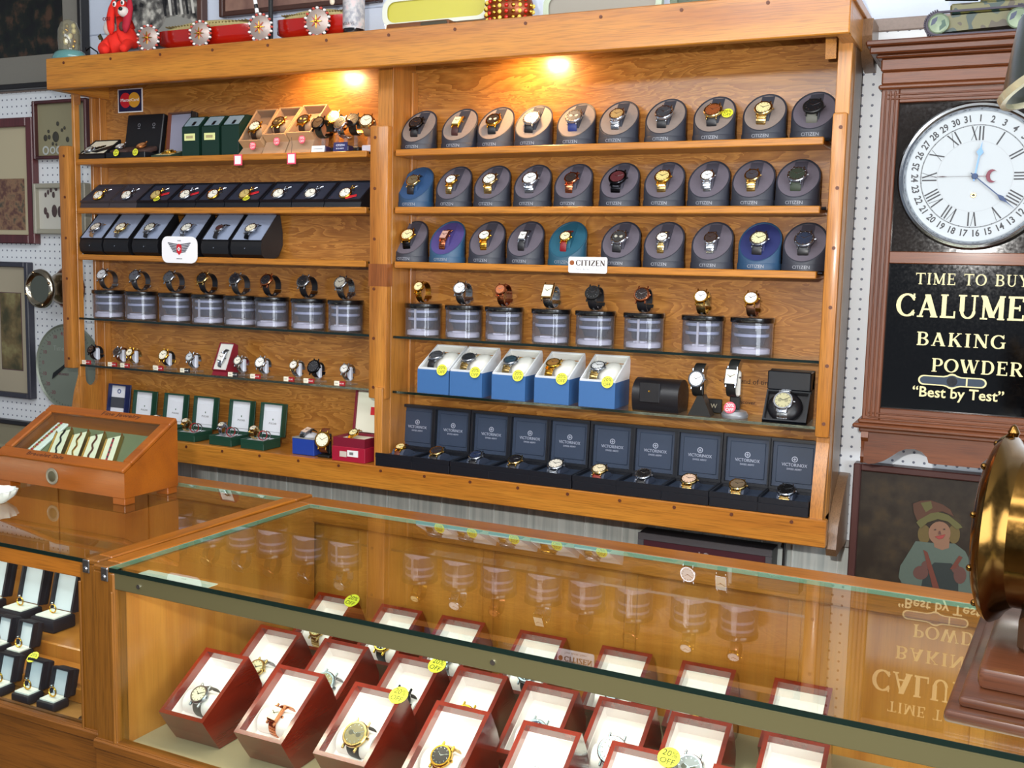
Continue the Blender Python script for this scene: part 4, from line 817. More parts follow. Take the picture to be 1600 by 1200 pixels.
# ------------------------------------------------------------------ left bay, third shelf: black rolls with grey cushions
RX = [(124, 0, 'steel on tan strap', 'd8cfc0'), (161, 0, 'cream dialled steel', 'eae0c8'), (206, 0, 'silver skeleton', 'c8c4b4'), (262, 0, 'white dialled', 'e2e0d4'), (314, 0, 'small dark', '4a2a2a'), (360, 0, 'cream dialled large', 'e6dcc0')]
for i, (px, _, d, dl) in enumerate(RX):
    x0 = max(.006, at(px, 372, y=-.118).x); w = [.075, .082, .082, .084, .08, .088][i]; nm = ordl(i, 6)
    prof = [(-.050, ZC+.101), (-.0475, ZC+.094), (-.040, ZC+.060), (-.040, ZC+.03), (-.055, ZC+.006), (-.07, ZC), (-.105, ZC), (-.116, ZC+.008), (-.119, ZC+.024)]
    t, M, L = easel_box('cushion_watch_box', 'black box with blue-grey cushion, %s of six on third left shelf' % nm, 'watch box', x0, w, (-.1175, ZC+.040), (-.056, ZC+.104), prof, BK, mat('8f9ab2', .6, noise=.04), .0015, .003, 'black cushion boxes')
    m = MB(); m.cyl((0, -.0008, .022), (0, -.0028, .022), .0016, CHROME, seg=8); m.obj('stud', t)
    watch(rootM(t, M) @ T(.004, L*.33, .008) @ Rx(-4) @ Rz(-14), '%s watch on the cushion of the %s black box, third left shelf' % (d, nm), dl, STEEL if i != 1 else TTONE, (mat('8a6a4a', .5), STEEL, BLKL, STEEL, BLKL, DKM)[i], 'metal' if i in (1, 3) else 'leather', 'round', .0155 if i != 4 else .0105, ry=.024, rz=.010, a0=-80, a1=88, sw=.0075, group='watches on the black cushion boxes')
# winged sign, CITIZEN sign, card sign
def rrect(w, h, r, n=5):
    pts = []
    for cx, cy, a in ((w/2-r, h/2-r, 0), (-w/2+r, h/2-r, 90), (-w/2+r, -h/2+r, 180), (w/2-r, -h/2+r, 270)):
        for i in range(n+1): q = math.radians(a+90*i/n); pts.append((cx+r*math.cos(q), cy+r*math.sin(q)))
    return pts
WHS = mat('f2f0f2', .4)
t = thing('winged_logo_sign', 'white rounded plaque with a winged red shield on the third left shelf edge', 'sign', (.338, -.1235, 1.4835))
m = MB(); m.prism(rrect(.108, .062, .017), -.002, .0, WHS, 'y', T(0, 0, .030)); m.obj('plate', t)
m = MB(); gr = mat('4a4a52', .5)
for s in (-1, 1):
    for k in range(6): m.box(.008, .040-k*.0035, -.0026, -.002, .040-k*.0036, .0425-k*.0036, gr, 0, Matrix.Scale(s, 4, (1, 0, 0)) @ Ry(-7))
m.text('SWISS', .004, gr, T(0, -.0022, .051) @ FRONT, .0002); m.text('WENGER', .0042, gr, T(0, -.0022, .009) @ FRONT, .0002); m.obj('wings', t)
m = MB(); m.prism([(-.007, .006), (0, .0), (.007, .006), (.0075, .022), (0, .026), (-.0075, .022)], -.0032, -.002, REDP, 'y', T(0, 0, .018)); m.box(-.0045, .0045, -.0036, -.0032, .0305, .0335, WHS); m.box(-.0015, .0015, -.0036, -.0032, .0275, .0365, WHS); m.obj('shield', t)
t = thing('lettered_sign', 'small white CITIZEN plaque with brown dot on the third right shelf edge', 'sign', (1.3695, -.1235, 1.478))
m = MB(); m.prism(rrect(.080, .031, .004), -.002, 0, WHS, 'y', T(0, 0, .0215)); m.obj('plate', t)
m = MB(); serif(m, 'CITIZEN', .0105, mat('3c2c24', .5), T(.006, -.0022, .0255) @ FRONT, .08, .0003, 1.3); m.text('Time. Better. Yours.', .006, mat('8a8a90'), T(0, -.0022, .013) @ FRONT, .0002); m.lathe([(0, 0), (.005, 0), (.005, .0006), (0, .0006)], mat('8a4a1c', .5), T(-.0325, -.0021, .0255) @ FRONT, 16); m.obj('lettering', t)
t = thing('payment_decal', 'square decal with overlapping red and yellow discs on the back panel, top left', 'sign', (.094, YBK-.0002, 1.8815))
m = MB(); m.box(-.041, .041, -.001, 0, -.029, .029, WHS); m.box(-.038, .038, -.0015, -.001, -.0265, .0265, mat('1a1c44', .5)); m.obj('plate', t)
m = MB(); m.lathe([(0, 0), (.0185, 0), (.0185, .0004), (0, .0004)], mat('d02030', .5), T(-.0145, -.0015, .001) @ FRONT, 28); m.lathe([(0, 0), (.0185, 0), (.0185, .0008), (0, .0008)], mat('e0a030', .5), T(.0145, -.0015, .001) @ FRONT, 28); m.obj('discs', t)
m = MB(); m.text('MasterCard', .011, WHS, T(0, -.0026, .001) @ FRONT, .0003, sx=1.15); m.obj('lettering', t)

# ------------------------------------------------------------------ THE WALL CLOCK
CX = 2.0446; CZ = 1.661
ck = thing('regulator_wall_clock', 'tall oak regulator wall clock with calendar dial and gold-lettered black lower glass', 'clock', (CX, 0, 1.161))
def ckp(mb, name, parent=ck, smooth=30):
    for v in mb.bm.verts: v.co -= ck.location
    return mb.obj(name, parent, smooth=smooth)
XL, XR = 1.889, 2.2002
m = MB(); m.box(XL+.004, XR-.004, -.07, .028, 1.24, 1.81, CLOCKZ, .001); ckp(m, 'case')
m = MB()
for a, b_ in ((XL, XL+.029), (XR-.029, XR)):
    m.box(a, b_, -.100, -.07, 1.24, 1.81, CLOCKZ, .0015)
for a in (XL+.006, XL+.0135, XL+.021, XR-.010, XR-.0175, XR-.025): m.box(a, a+.003, -.1025, -.100, 1.246, 1.806, CLOCKZ, .0012)
for z0, z1 in ((1.786, 1.81), (1.5145, 1.5350), (1.24, 1.2615)): m.box(XL+.029, XR-.029, -.099, -.07, z0, z1, CLOCKX, .0012)
for z in (1.791, 1.798, 1.2435, 1.2505): m.box(XL+.010, XR-.010, -.1015, -.099, z, z+.003, CLOCKX, .001)
ckp(m, 'door_frame')
m = MB()
for x0, y0, z0, z1 in ((1.884, -.108, 1.808, 1.816), (1.888, -.104, 1.816, 1.838), (1.886, -.107, 1.838, 1.859), (1.878, -.114, 1.859, 1.865), (1.868, -.124, 1.865, 1.877), (1.862, -.130, 1.877, 1.8865)):
    m.box(x0, 2*CX-x0, y0, .028, z0, z1, CLOCKX, .0025)
ckp(m, 'cornice')
m = MB(); m.box(1.876, 2*CX-1.876, -.118, .028, 1.226, 1.234, CLOCKX, .0025); m.box(1.884, 2*CX-1.884, -.108, .028, 1.234, 1.241, CLOCKX, .002); m.box(1.886, 2*CX-1.886, -.106, .028, 1.218, 1.226, CLOCKX, .002)
hp = [(1.896, 1.219), (1.896, 1.163), (1.905, 1.160), (1.916, 1.162), (1.930, 1.168), (1.942, 1.177), (1.954, 1.187), (1.966, 1.193), (1.980, 1.194), (1.992, 1.190), (2.001, 1.181), (2.0035, 1.172), (2.008, 1.171)]
m.prism(hp+[(2*CX-a, z) for a, z in hp[::-1]], -.098, -.088, CLOCKX, 'y')
for x0 in (1.890, 2*CX-1.890-.012): m.prism([(-.104, 1.219), (-.106, 1.208), (-.098, 1.20), (-.094, 1.185), (-.096, 1.172), (-.09, 1.160), (.02, 1.160), (.02, 1.219)], x0, x0+.012, CLOCKZ)
ckp(m, 'base_bracket')
m = MB(); m.box(XL+.029, XR-.029, -.086, -.0705, 1.535, 1.786, mat('1c1612', .07)); ckp(m, 'upper_glass')
DM = T(CX, -.092, CZ) @ FRONT
m = MB(); m.lathe([(0, 0), (.112, 0), (.112, .003), (0, .003)], mat('b2b7ba', .8, spec=.1), DM, 64); dl = ckp(m, 'dial')
m = MB(); m.lathe([(.1085, .0), (.1205, .0), (.1215, .007), (.1185, .0135), (.1145, .0145), (.1115, .012), (.1075, .006), (.1075, .0)], mat('b4b8be', .16, 1), DM, 72)
ckp(m, 'bezel', smooth=50)
INKD = mat('26262c', .5)
m = MB()
for r0 in (.0835, .0845):
    m.lathe([(r0, .003), (r0+.0005, .003), (r0+.0005, .0033), (r0, .0033)], INKD, DM, 64)
m.lathe([(.058, .003), (.0584, .003), (.0584, .0033), (.058, .0033)], mat('9a9aa0', .5), DM, 64)
for n in range(1, 32):
    a = -(n-1)*2*PI/31-.03; r = .0945; fl = 180 if 8.5 < n < 24.5 else 0
    m.text(str(n), .0155, INKD, DM @ Rz(math.degrees(a)) @ T(0, r, .0031) @ Rz(fl), .0002, bold=.0004, sx=.86)
    m.lathe([(0, 0), (.0008, 0), (.0008, .0003), (0, .0003)], INKD, DM @ Rz(math.degrees(a)+5.8) @ T(0, .084, .003), 6)
ckp(m, 'date_ring', dl)
m = MB()
ROM = {12: 'XII', 1: 'I', 2: 'II', 3: 'III', 4: 'IIII', 5: 'V', 6: 'VI', 7: 'VII', 8: 'VIII', 9: 'IX', 10: 'X', 11: 'XI'}
for h, s in ROM.items():
    m = MB(); wd_ = {'I': .0052, 'V': .011, 'X': .0115}; tot = sum(wd_[c] for c in s); xx = -tot/2
    MM = DM @ Rz(-h*30) @ T(0, .0705, .003)
    def bar(x0, y0, x1, y1, t): m.raw([(x0-t, y0, 0), (x0+t, y0, 0), (x1+t, y1, 0), (x1-t, y1, 0), (x0-t, y0, .0003), (x0+t, y0, .0003), (x1+t, y1, .0003), (x1-t, y1, .0003)], [(4, 5, 6, 7), (0, 1, 5, 4), (2, 3, 7, 6), (1, 2, 6, 5), (3, 0, 4, 7)], INKD, MM)
    for c in s:
        w_ = wd_[c]; x0 = xx+w_/2
        if c == 'I': bar(x0, -.0115, x0, .0115, .0012)
        if c == 'V': bar(x0, -.0115, x0-.0038, .0115, .0012); bar(x0, -.0115, x0+.0038, .0115, .0004)
        if c == 'X': bar(x0+.004, -.0115, x0-.004, .0115, .0012); bar(x0-.004, -.0115, x0+.004, .0115, .0004)
        xx += w_
    ckp(m, 'hour_numeral', dl)
BST = mat('2a3c5e', .5, .3)
def hand(name, ang, L, w, mt, dia=.6, z=.006):
    m = MB(); MM = DM @ Rz(-ang) @ T(0, 0, z)
    m.prism([(-w*.3, -.008), (w*.3, -.008), (w*.3, L*dia*.85), (w*1.3, L*dia), (w*.3, L*dia*1.18), (0, L), (-w*.3, L*dia*1.18), (-w*1.3, L*dia), (-w*.3, L*dia*.85)], 0, .0006, mt, 'z', MM); return ckp(m, name, dl)
hand('hour_hand', 8, .058, .0042, mat('6a90c0', .5, .2), .68, .0075); hand('minute_hand', 130, .085, .003, BST, .66, .0085); hand('date_hand', 270, .099, .0007, mat('3a1a22', .5), .5, .006)
m = MB(); pts = [(.009*math.cos(math.radians(a)), .011*math.sin(math.radians(a))) for a in range(50, 311, 20)]+[(.004+.007*math.cos(math.radians(a)), .0085*math.sin(math.radians(a))) for a in range(300, 59, -20)]
m.prism(pts, 0, .0006, mat('6a1430', .5), 'z', DM @ T(.026, 0, .006)); m.box(0, .018, -.0004, .0004, .006, .0066, mat('6a1430', .5), 0, DM); ckp(m, 'crescent_pointer', dl)
m = MB(); m.lathe([(0, .006), (.0052, .006), (.0045, .010), (0, .0105)], BST, DM, 16); ckp(m, 'hand_boss', dl)
m = MB(); m.lathe([(.0022, .003), (.0045, .003), (.0040, .0045), (.0022, .0045)], BRASS, DM @ T(0, -.031, 0), 16); m.lathe([(0, .003), (.0022, .003), (0, .0032)], BLACK, DM @ T(0, -.031, 0), 12); ckp(m, 'winding_hole', dl)
m = MB(); m.box(XL+.029, XR-.029, -.086, -.0705, 1.2615, 1.5145, mat('050506', .07)); lg = ckp(m, 'lower_glass')
LET = mat('cfc28e', .45); GY = -.0863
def line(t, h, x, z, gap=.12, sq=1.0, wt=1.0):
    m = MB(); serif(m, t, h, LET, T(x, GY, z) @ FRONT @ Matrix.Scale(sq, 4, (1, 0, 0)), gap, .0004, wt); ckp(m, 'lettering', lg)
line('TIME TO BUY', .0195, CX+.006, 1.4895, .15, .88, .85); line('CALUMET', .0400, CX+.007, 1.4435, .08, .845, 1.1); line('BAKING', .0235, CX-.004, 1.3865, .17, .99); line('POWDER', .0235, CX+.024, 1.3420, .13, .94)
m = MB(); m.text('\u201cBest by Test\u201d', .0255, LET, T(CX-.003, GY, 1.2935) @ FRONT, .0003, bold=.0004, sx=.97)
ckp(m, 'lettering', lg)
m = MB()
out = []
for a in range(90, 271, 20): out.append((-.046+.0085*math.cos(math.radians(a)), .0085*math.sin(math.radians(a))))
cen = [(.012*math.cos(math.radians(a)), .0135*math.sin(math.radians(a))) for a in range(230, 311, 20)]; cen2 = [(x, -z) for x, z in cen[::-1]]
out += [(-.014, -.0085)]+cen+[(.014, -.0085)]
for a in range(-90, 91, 20): out.append((.046+.0085*math.cos(math.radians(a)), .0085*math.sin(math.radians(a))))
out += [(.014, .0085)]+cen2+[(-.014, .0085)]
MW = T(CX-.013, GY, 1.3150) @ FRONT
m.prism(out, 0, .0004, LET, 'z', MW); m.prism([(x*.95, z*.76) for x, z in out], .0001, .0006, mat('39424e', .15), 'z', MW); m.lathe([(0, .0006), (.0085, .0006), (.0085, .0008), (0, .0008)], mat('181a20', .2), MW, 20); m.box(.022, .0245, -.0064, .0064, .0006, .0008, LET, 0, MW)
ckp(m, 'pendulum_window', lg)

# toy tank on the clock
tk = thing('toy_tank', 'camouflage tin toy tank with toothed purple-black tracks on top of the clock', 'toy', (2.03, -.085, 1.8868))
CAMO = MC.setdefault('camo', None)
def camo():
    mm = D.materials.new('tin_camouflage'); mm.use_nodes = True; n = mm.node_tree.nodes; L = mm.node_tree.links
    tc = n.new('ShaderNodeTexCoord'); z = n.new('ShaderNodeTexNoise'); z.inputs['Scale'].default_value = 26; z.inputs['Detail'].default_value = 1; L.new(tc.outputs['Object'], z.inputs['Vector'])
    r = n.new('ShaderNodeValToRGB'); r.color_ramp.interpolation = 'CONSTANT'; e = r.color_ramp.elements; e[0].color = lin('20342f'); e[1].position = .42; e[1].color = lin('5c5830'); q = e.new(.62); q.color = lin('3f3420')
    L.new(z.outputs['Fac'], r.inputs[0]); L.new(r.outputs[0], n['Principled BSDF'].inputs['Base Color']); n['Principled BSDF'].inputs['Roughness'].default_value = .35; return mm
CAMO = MC['camo'] = camo()
m = MB(); m.prism([(-.05, .008), (-.052, .034), (.11, .036), (.11, .008), (.05, .012), (0, .0105)], -.026, .026, CAMO, 'y'); m.box(-.04, .09, -.032, .032, .036, .052, CAMO, .003); m.obj('hull', tk)
m = MB(); m.lathe([(0, .052), (.028, .052), (.024, .075), (0, .078)], CAMO, T(.03, 0, 0), 24); m.cyl((.0, 0, .064), (-.05, -.01, .066), .004, DKM); m.obj('turret', tk)
for s, yy in (('near', -.034), ('far', .027)):
    m = MB(); n_ = 40; P = []
    for i in range(n_): 
        a = 2*PI*i/n_; c = math.cos(a); P.append((-.056+.0205*c if c < 0 else .062+.0205*c, .0212+.0202*math.sin(a)))
    P2 = [(.003+(x-.003)*.955, .0212+(z-.0212)*.84) for x, z in P]
    vs = [(x, y, z) for y in (yy, yy+.007) for x, z in P]+[(x, y, z) for y in (yy, yy+.007) for x, z in P2]; fs = []
    for i in range(n_):
        j = (i+1) % n_; fs += [(i, j, n_+j, n_+i), (2*n_+i, 3*n_+i, 3*n_+j, 2*n_+j), (i, 2*n_+i, 2*n_+j, j), (n_+i, n_+j, 3*n_+j, 3*n_+i)]
    TR = mat('2a2034', .5, noise=.15); m.raw(vs, fs, TR)
    for i in range(0, n_):
        x, z = P[i]; d = Vector((x-(-.056 if x < -.056 else .062 if x > .062 else x), z-.0212)).normalized(); m.box(-.0012, .0012, yy, yy+.007, -.0008, .0026, TR, 0, T(x, 0, z) @ Ry(math.degrees(math.atan2(d.x, d.y))))
    m.obj('track', tk)
    for wx in (-.056, .062):
        m = MB(); MM = T(wx, yy+.0005, .0212) @ FRONT; m.lathe([(0, 0), (.0155, 0), (.0165, .001), (.0145, .002), (.0145, .001), (.006, .0018), (0, .003)], mat('6c7a64', .4, .3), MM, 24)
        m.prism([(.002, -.012), (.012, -.004), (.009, .006), (.001, .002)], .0012, .002, mat('2a4a3c', .4), 'z', MM); m.prism([(-.012, -.003), (-.003, .001), (-.002, .011), (-.010, .007)], .0012, .002, mat('26304c', .4), 'z', MM); m.obj('wheel', tk)

# ------------------------------------------------------------------ flat pictures on the wall
def picture(name, lab, x0, x1, z0, z1, fw, fm, art, y=.029, d=.022, mw=0, matte=None, draw=None, cat='picture'):
    t = thing(name, lab, cat, ((x0+x1)/2, y, z0)); cx = (x0+x1)/2; a, b_ = x0-cx, x1-cx; h = z1-z0
    m = MB()
    m.box(a, a+fw, -d, 0, 0, h, fm, .002); m.box(b_-fw, b_, -d, 0, 0, h, fm, .002); m.box(a+fw, b_-fw, -d, 0, 0, fw, fm, .002); m.box(a+fw, b_-fw, -d, 0, h-fw, h, fm, .002); m.obj('frame', t)
    if matte:
        m = MB(); m.box(a+fw, b_-fw, -.008, -.002, fw, h-fw, matte); m.obj('mat_board', t)
    m = MB(); m.box(a+fw+mw, b_-fw-mw, -.009, -.002, fw+mw, h-fw-mw, art); c = m.obj('picture_print', t)
    if draw:
        if draw in (p5, p6) if 'p6' in globals() else draw is globals().get('p5'):
            for f in draw(None): m = MB(); m.M = T(-cx, -y, -z0); f(m); m.obj('pin_badge', c)
        else: m = MB(); m.M = T(-cx, -y, -z0); draw(m); m.obj('painted_figure', c)
    return t
def blotch(name, c, sc=18, detail=4):
    mm = D.materials.new(name); mm.use_nodes = True; n = mm.node_tree.nodes; L = mm.node_tree.links
    tc = n.new('ShaderNodeTexCoord'); z = n.new('ShaderNodeTexNoise'); z.inputs['Scale'].default_value = sc; z.inputs['Detail'].default_value = detail; L.new(tc.outputs['Object'], z.inputs['Vector'])
    r = n.new('ShaderNodeValToRGB'); e = r.color_ramp.elements; e[0].color = lin(c[0]); e[0].position = .38; e[1].color = lin(c[-1]); e[1].position = .68
    for i, q in enumerate(c[1:-1]): k = e.new(.38+.3*(i+1)/(len(c)-1)); k.color = lin(q)
    L.new(z.outputs['Fac'], r.inputs[0]); L.new(r.outputs[0], n['Principled BSDF'].inputs['Base Color']); n['Principled BSDF'].inputs['Roughness'].default_value = .4; return mm
GREYF = mat('7d7a72', .5, noise=.08); DKF = mat('1c1a1c', .4)
picture('framed_picture', 'large dark picture in a wide grey mat and thin dark frame, top left corner', -.75, -.1, 1.936, 2.42, .014, DKF, blotch('dark_print', ['0c0c10', '141a14', '4a3426'], 22), mw=.075, matte=GREYF, d=.03)
def bwdraw(m):
    g = mat('8e8e88', .6); k = mat('16161a', .6); w_ = mat('c4c2ba', .6); y = .0192
    m.prism([(.10, 2.03), (.285, 2.03), (.25, 2.075), (.205, 2.088), (.17, 2.085), (.16, 2.07)], y, y+.0006, g, 'y')
    for i in range(7): m.prism([(.165+i*.018, 2.09), (.172+i*.018, 2.09), (.163+i*.017, 2.16+.01*(i % 3)), (.155+i*.018, 2.15)], y-.0002, y+.0002, (k, w_)[i % 2], 'y')
picture('framed_photograph', 'brown framed black and white photograph of a crowd behind the plush dog', .0, .295, 2.02, 2.30, .016, mat('4e342c', .4), blotch('grey_photo', ['18181c', '6a6864', 'c0beb4'], 30), draw=bwdraw)
picture('framed_picture', 'mauve-brown picture in a dark frame above the red canoe models', .345, .80, 2.072, 2.36, .012, mat('40261f', .4), blotch('mauve_print', ['6e5048', '8a6a5c', '9a7e6c'], 8), d=.02)
def p4(m): m.box(-.46, -.349, .0185, .0195, 1.56, 1.70, blotch('small_print_a', ['5a3c34', '8a6a50', '4a4438'], 40)); 
picture('framed_picture', 'cream matted picture in a burgundy frame at the left edge', -.62, -.302, 1.523, 1.862, .024, BURG, mat('b4a98c', .6), draw=p4)
def p5(_):
    k = mat('3a3830', .5); y = .0185; w_ = mat('b4b8b4', .5); out = []
    for px, pz, r in ((-.215, 1.842, .005), (-.20, 1.825, .004), (-.250, 1.823, .004), (-.262, 1.806, .007), (-.248, 1.808, .005), (-.2235, 1.808, .012), (-.235, 1.79, .004), (-.222, 1.788, .003), (-.19, 1.83, .004), (-.18, 1.80, .006)):
        out.append(lambda m, px=px, pz=pz, r=r: m.ball((px, y, pz), r, .002, r*1.2, k, seg=10))
    for px, r in ((-.262, .012), (-.236, .010), (-.212, .011)):
        out.append(lambda m, px=px, r=r: m.lathe([(r*.62, 0), (r, 0), (r, .001), (r*.62, .001)], w_, T(px, y+.0005, 1.773) @ FRONT, 16))
    return out
picture('shadow_box_frame', 'thin burgundy framed tan board of small pins and rings beside the oak case', -.300, -.10, 1.749, 1.903, .009, BURG, mat('8a8468', .6, noise=.05), draw=p5)
def p6(_):
    k = mat('4a3a3a', .5); y = .0185
    return [lambda m, px=px, pz=pz, r=r: m.ball((px, y, pz), r, .002, r*1.7, k, seg=10) for px, pz, r in ((-.268, 1.655, .004), (-.258, 1.662, .004), (-.247, 1.668, .004), (-.238, 1.655, .005), (-.228, 1.675, .006), (-.270, 1.612, .006), (-.262, 1.60, .005), (-.236, 1.612, .010), (-.215, 1.61, .009), (-.20, 1.65, .006))]
picture('shadow_box_frame', 'pale grey framed white board of small badges beside the oak case', -.308, -.11, 1.550, 1.685, .013, mat('9c9888', .45), mat('c4c2b8', .5), draw=p6)
def p7(m): m.box(-.46, -.378, .0185, .0195, 1.17, 1.385, blotch('landscape_print', ['3c3a20', '6a5a38', '8a8458'], 14)); m.box(-.462, -.376, .0192, .0198, 1.168, 1.387, mat('5a3c44', .5))
picture('framed_picture', 'grey framed landscape with wide tan mat at the left edge beside the brass porthole lamp', -.62, -.335, 1.092, 1.472, .014, mat('34343e', .35), mat('a49a84', .6), draw=p7)
picture('framed_picture', 'small dark framed picture low at the left edge above the counter', -.62, -.336, .93, 1.026, .012, DKF, mat('8e8870', .6), mw=.01, matte=mat('a09a80', .6))
# boy picture
def PP(px, py): p = at(px, py, y=.0195); return (p.x, p.z)
def boy(m):
    y = .0195
    def sh(pts, mt, k): m.prism([PP(1380+a/7.5, 760+b/7.5) for a, b in pts], y-.0003*k, y, mt, 'y')
    def el(cx, cy, rx, ry, mt, k, n=20): sh([(cx+rx*math.cos(2*PI*i/n), cy+ry*math.sin(2*PI*i/n)) for i in range(n)], mt, k)
    SK = mat('7a5842', .6); SK2 = mat('54342c', .6); SHRT = mat('4a564c', .6, noise=.1); HAIR = mat('584820', .6, noise=.1); HAT = mat('4a2c1a', .6, noise=.1); HB = mat('545028', .6); RD = mat('5e2c1e', .6); TR = mat('1e2624', .6)
    el(480, 560, 75, 110, HAIR, 1); el(830, 560, 70, 110, HAIR, 1)
    sh([(380, 640), (560, 660), (840, 670), (960, 760), (1030, 900), (1060, 1060), (1040, 1300), (300, 1300), (180, 1060), (200, 930), (270, 820)], SHRT, 2)
    sh([(590, 620), (780, 620), (770, 720), (690, 745), (600, 710)], SK, 3)
    el(660, 545, 130, 135, SK, 4); el(440, 1010, 90, 80, SK2, 4); el(505, 920, 55, 50, SK2, 5); el(900, 1040, 75, 100, SK2, 4); el(850, 960, 50, 55, SK2, 5)
    sh([(480, 1000), (600, 890), (800, 900), (880, 1010), (880, 1300), (420, 1300)], TR, 3)
    sh([(470, 740), (520, 770), (660, 1200), (650, 1300), (580, 1180)], RD, 6); sh([(890, 810), (930, 830), (850, 960), (780, 970)], RD, 6)
    sh([(390, 420), (470, 330), (620, 290), (760, 330), (900, 440), (930, 480), (860, 500), (760, 410), (640, 380), (520, 420), (440, 490)], HB, 7)
    sh([(350, 200), (440, 165), (560, 160), (700, 210), (790, 270), (830, 350), (700, 290), (560, 310), (400, 400), (360, 300)], HAT, 8); sh([(440, 190), (560, 170), (580, 250), (500, 300)], HB, 9)
    for q in ((610, 505), (715, 500)): el(q[0], q[1], 13, 8, mat('3a2a24', .6), 9, 10)
    sh([(655, 520), (670, 520), (680, 560), (645, 560)], SK2, 9); sh([(610, 585), (660, 575), (730, 560), (700, 605), (650, 615)], mat('8a3430', .6), 9)
picture('framed_painting', 'dark painting of a laughing child in a floppy hat and red braces, below the clock', 1.868, 2.20, .80, 1.142, .013, mat('4a2a26', .4), blotch('dark_canvas', ['241c14', '2e261c', '3a2e1e'], 26), draw=boy, d=.03)
# thermometer dial
TX_, TZ = -.198, 1.190
t = thing('dial_thermometer', 'large round green-grey thermometer with red numerals behind the case post', 'thermometer', (TX_, .028, TZ))
m = MB(); m.lathe([(0, 0), (.116, 0), (.119, .012), (.116, .018), (.112, .014), (0, .014)], mat('7d8578', .35, .2), FRONT, 64); m.obj('dial_face', t)
m = MB()
for i, s in enumerate(('-30', '-20', '-10', '0', '10', '20', '30', '40', '50')):
    a = math.radians(232-i*19); m.text(s, .015, mat('7a4a54', .5), T(.092*math.cos(a), -.0145, .092*math.sin(a)) @ FRONT, .0003)
m.text('Time', .02, mat('8f968c', .4), T(-.03, -.0145, .05) @ FRONT, .0003); m.text('FAHRENHEIT', .009, mat('6a5054', .4), T(-.02, -.0145, -.02) @ FRONT, .0003)
for i in range(60): m.box(.103, .108, -.0004, .0004, .0142, .0148, mat('4a4a48', .5), 0, FRONT @ Rz(i*6))
m.obj('numerals', t)
m = MB(); m.prism([(-.055, -.035), (-.05, -.018), (.03, .03), (.032, .028)], -.018, -.0165, BLACK, 'y'); m.obj('needle', t)
# brass porthole lamp
t = thing('brass_lamp', 'polished brass porthole lamp projecting from the pegboard beside the case', 'lamp', (-.197, .029, 1.405))
PB = mat('9a8468', .22, 1)
m = MB(); m.lathe([(0, 0), (.056, 0), (.058, .006), (.050, .016), (.038, .020), (0, .020)], mat('7a4a34', .25, .9), FRONT, 48); m.obj('back_plate', t)
m = MB(); m.lathe([(.024, .018), (.040, .022), (.042, .034), (.034, .046), (.026, .062), (.028, .078), (.034, .088), (.03, .088), (.02, .06)], PB, FRONT, 48); m.obj('body', t, smooth=60)
m = MB(); m.lathe([(.034, .086), (.047, .088), (.052, .094), (.050, .102), (.042, .106), (.038, .100), (.034, .098)], mat('b0a898', .18, 1), FRONT, 48); m.obj('bezel_ring', t, smooth=60)
m = MB(); m.lathe([(0, .090), (.034, .092), (.038, .098), (0, .099)], mat('5e6258', .12, .5), FRONT, 40); m.obj('lens', t)
m = MB()
for i in range(4): a = math.radians(20+i*90); m.ball((.045*math.cos(a), -.105, .045*math.sin(a)), .004, .004, .004, PB, seg=10)
m.tube([(0, -.01, .058), (-.006, -.01, .066), (0, -.01, .073), (.006, -.01, .066), (0, -.01, .058)], .0015, PB); m.obj('screws', t)
# clock hanging low behind the counter
t = thing('square_wall_clock', 'square wall clock with dark red face and grey frame hanging low under the case', 'clock', (1.595, .029, .697))
m = MB(); G2 = mat('5c5a5e', .4, noise=.1)
m.box(-.1355, .1355, -.052, 0, 0, .262, mat('2c2a30', .5)); 
for q in ((-.1355, .1355, .250, .264), (-.1355, .1355, 0, .012)): m.box(q[0], q[1], -.058, -.052, q[2], q[3], G2, .001)
for q in (-.1355, .1235): m.box(q, q+.012, -.058, -.052, .012, .250, G2, .001)
m.obj('housing', t)
m = MB(); m.box(-.1235, .1235, -.054, -.052, .012, .25, mat('4e2630', .4)); fcx = m.obj('dial', t)
m = MB()
m.text('12', .030, mat('a89a9c', .5), T(0, -.0545, .228) @ FRONT, .0003)
for a, L_ in ((30, .02), (-30, .02), (60, .02), (-60, .02)): m.box(-.0015, .0015, .094, .094+L_, 0, .0008, mat('a89a9c', .5), 0, T(0, -.054, .130) @ FRONT @ Rz(a))
m.obj('numerals', fcx)
m = MB(); m.tube([(1.742, .012, .96), (1.750, -.01, .985), (1.752, -.02, .95), (1.750, -.01, .88), (1.748, .0, .78)], .0028, BLACK, 8); tag(m.obj('power_cable'), 'black cable hanging beside the square dark red clock', 'cable')

# ------------------------------------------------------------------ things on top of the oak case
ZT = 1.9573
t = thing('snow_globe', 'gold-flecked clear egg ornament on turquoise oval base, left end of case top', 'ornament', (.040, -.165, ZT+.001))
TEAL = mat('5c8f8e', .22, coat=.7)
m = MB(); m.lathe([(0, 0), (.044, 0), (.046, .006), (.040, .016), (.032, .021), (0, .021)], TEAL, Matrix.Scale(.7, 4, (0, 1, 0)), 36); m.obj('base', t, smooth=60)
m = MB(); m.lathe([(0, .0214), (.024, .0214), (.026, .045), (.025, .068), (.018, .086), (.008, .093), (0, .095)], glassmat('globe_glass', 'e8e4d0', 1.5, .12), seg=28); m.obj('glass_egg', t, smooth=60)
m = MB()
for i in range(12): a = i*2.4; m.ball((.013*math.cos(a), .011*math.sin(a), .031+i*.0045), .006, .005, .007, (GOLD, mat('8a7c4c', .3, .6), mat('d8d0a8', .4))[i % 3], seg=8)
m.obj('gold_figure', t, smooth=60)
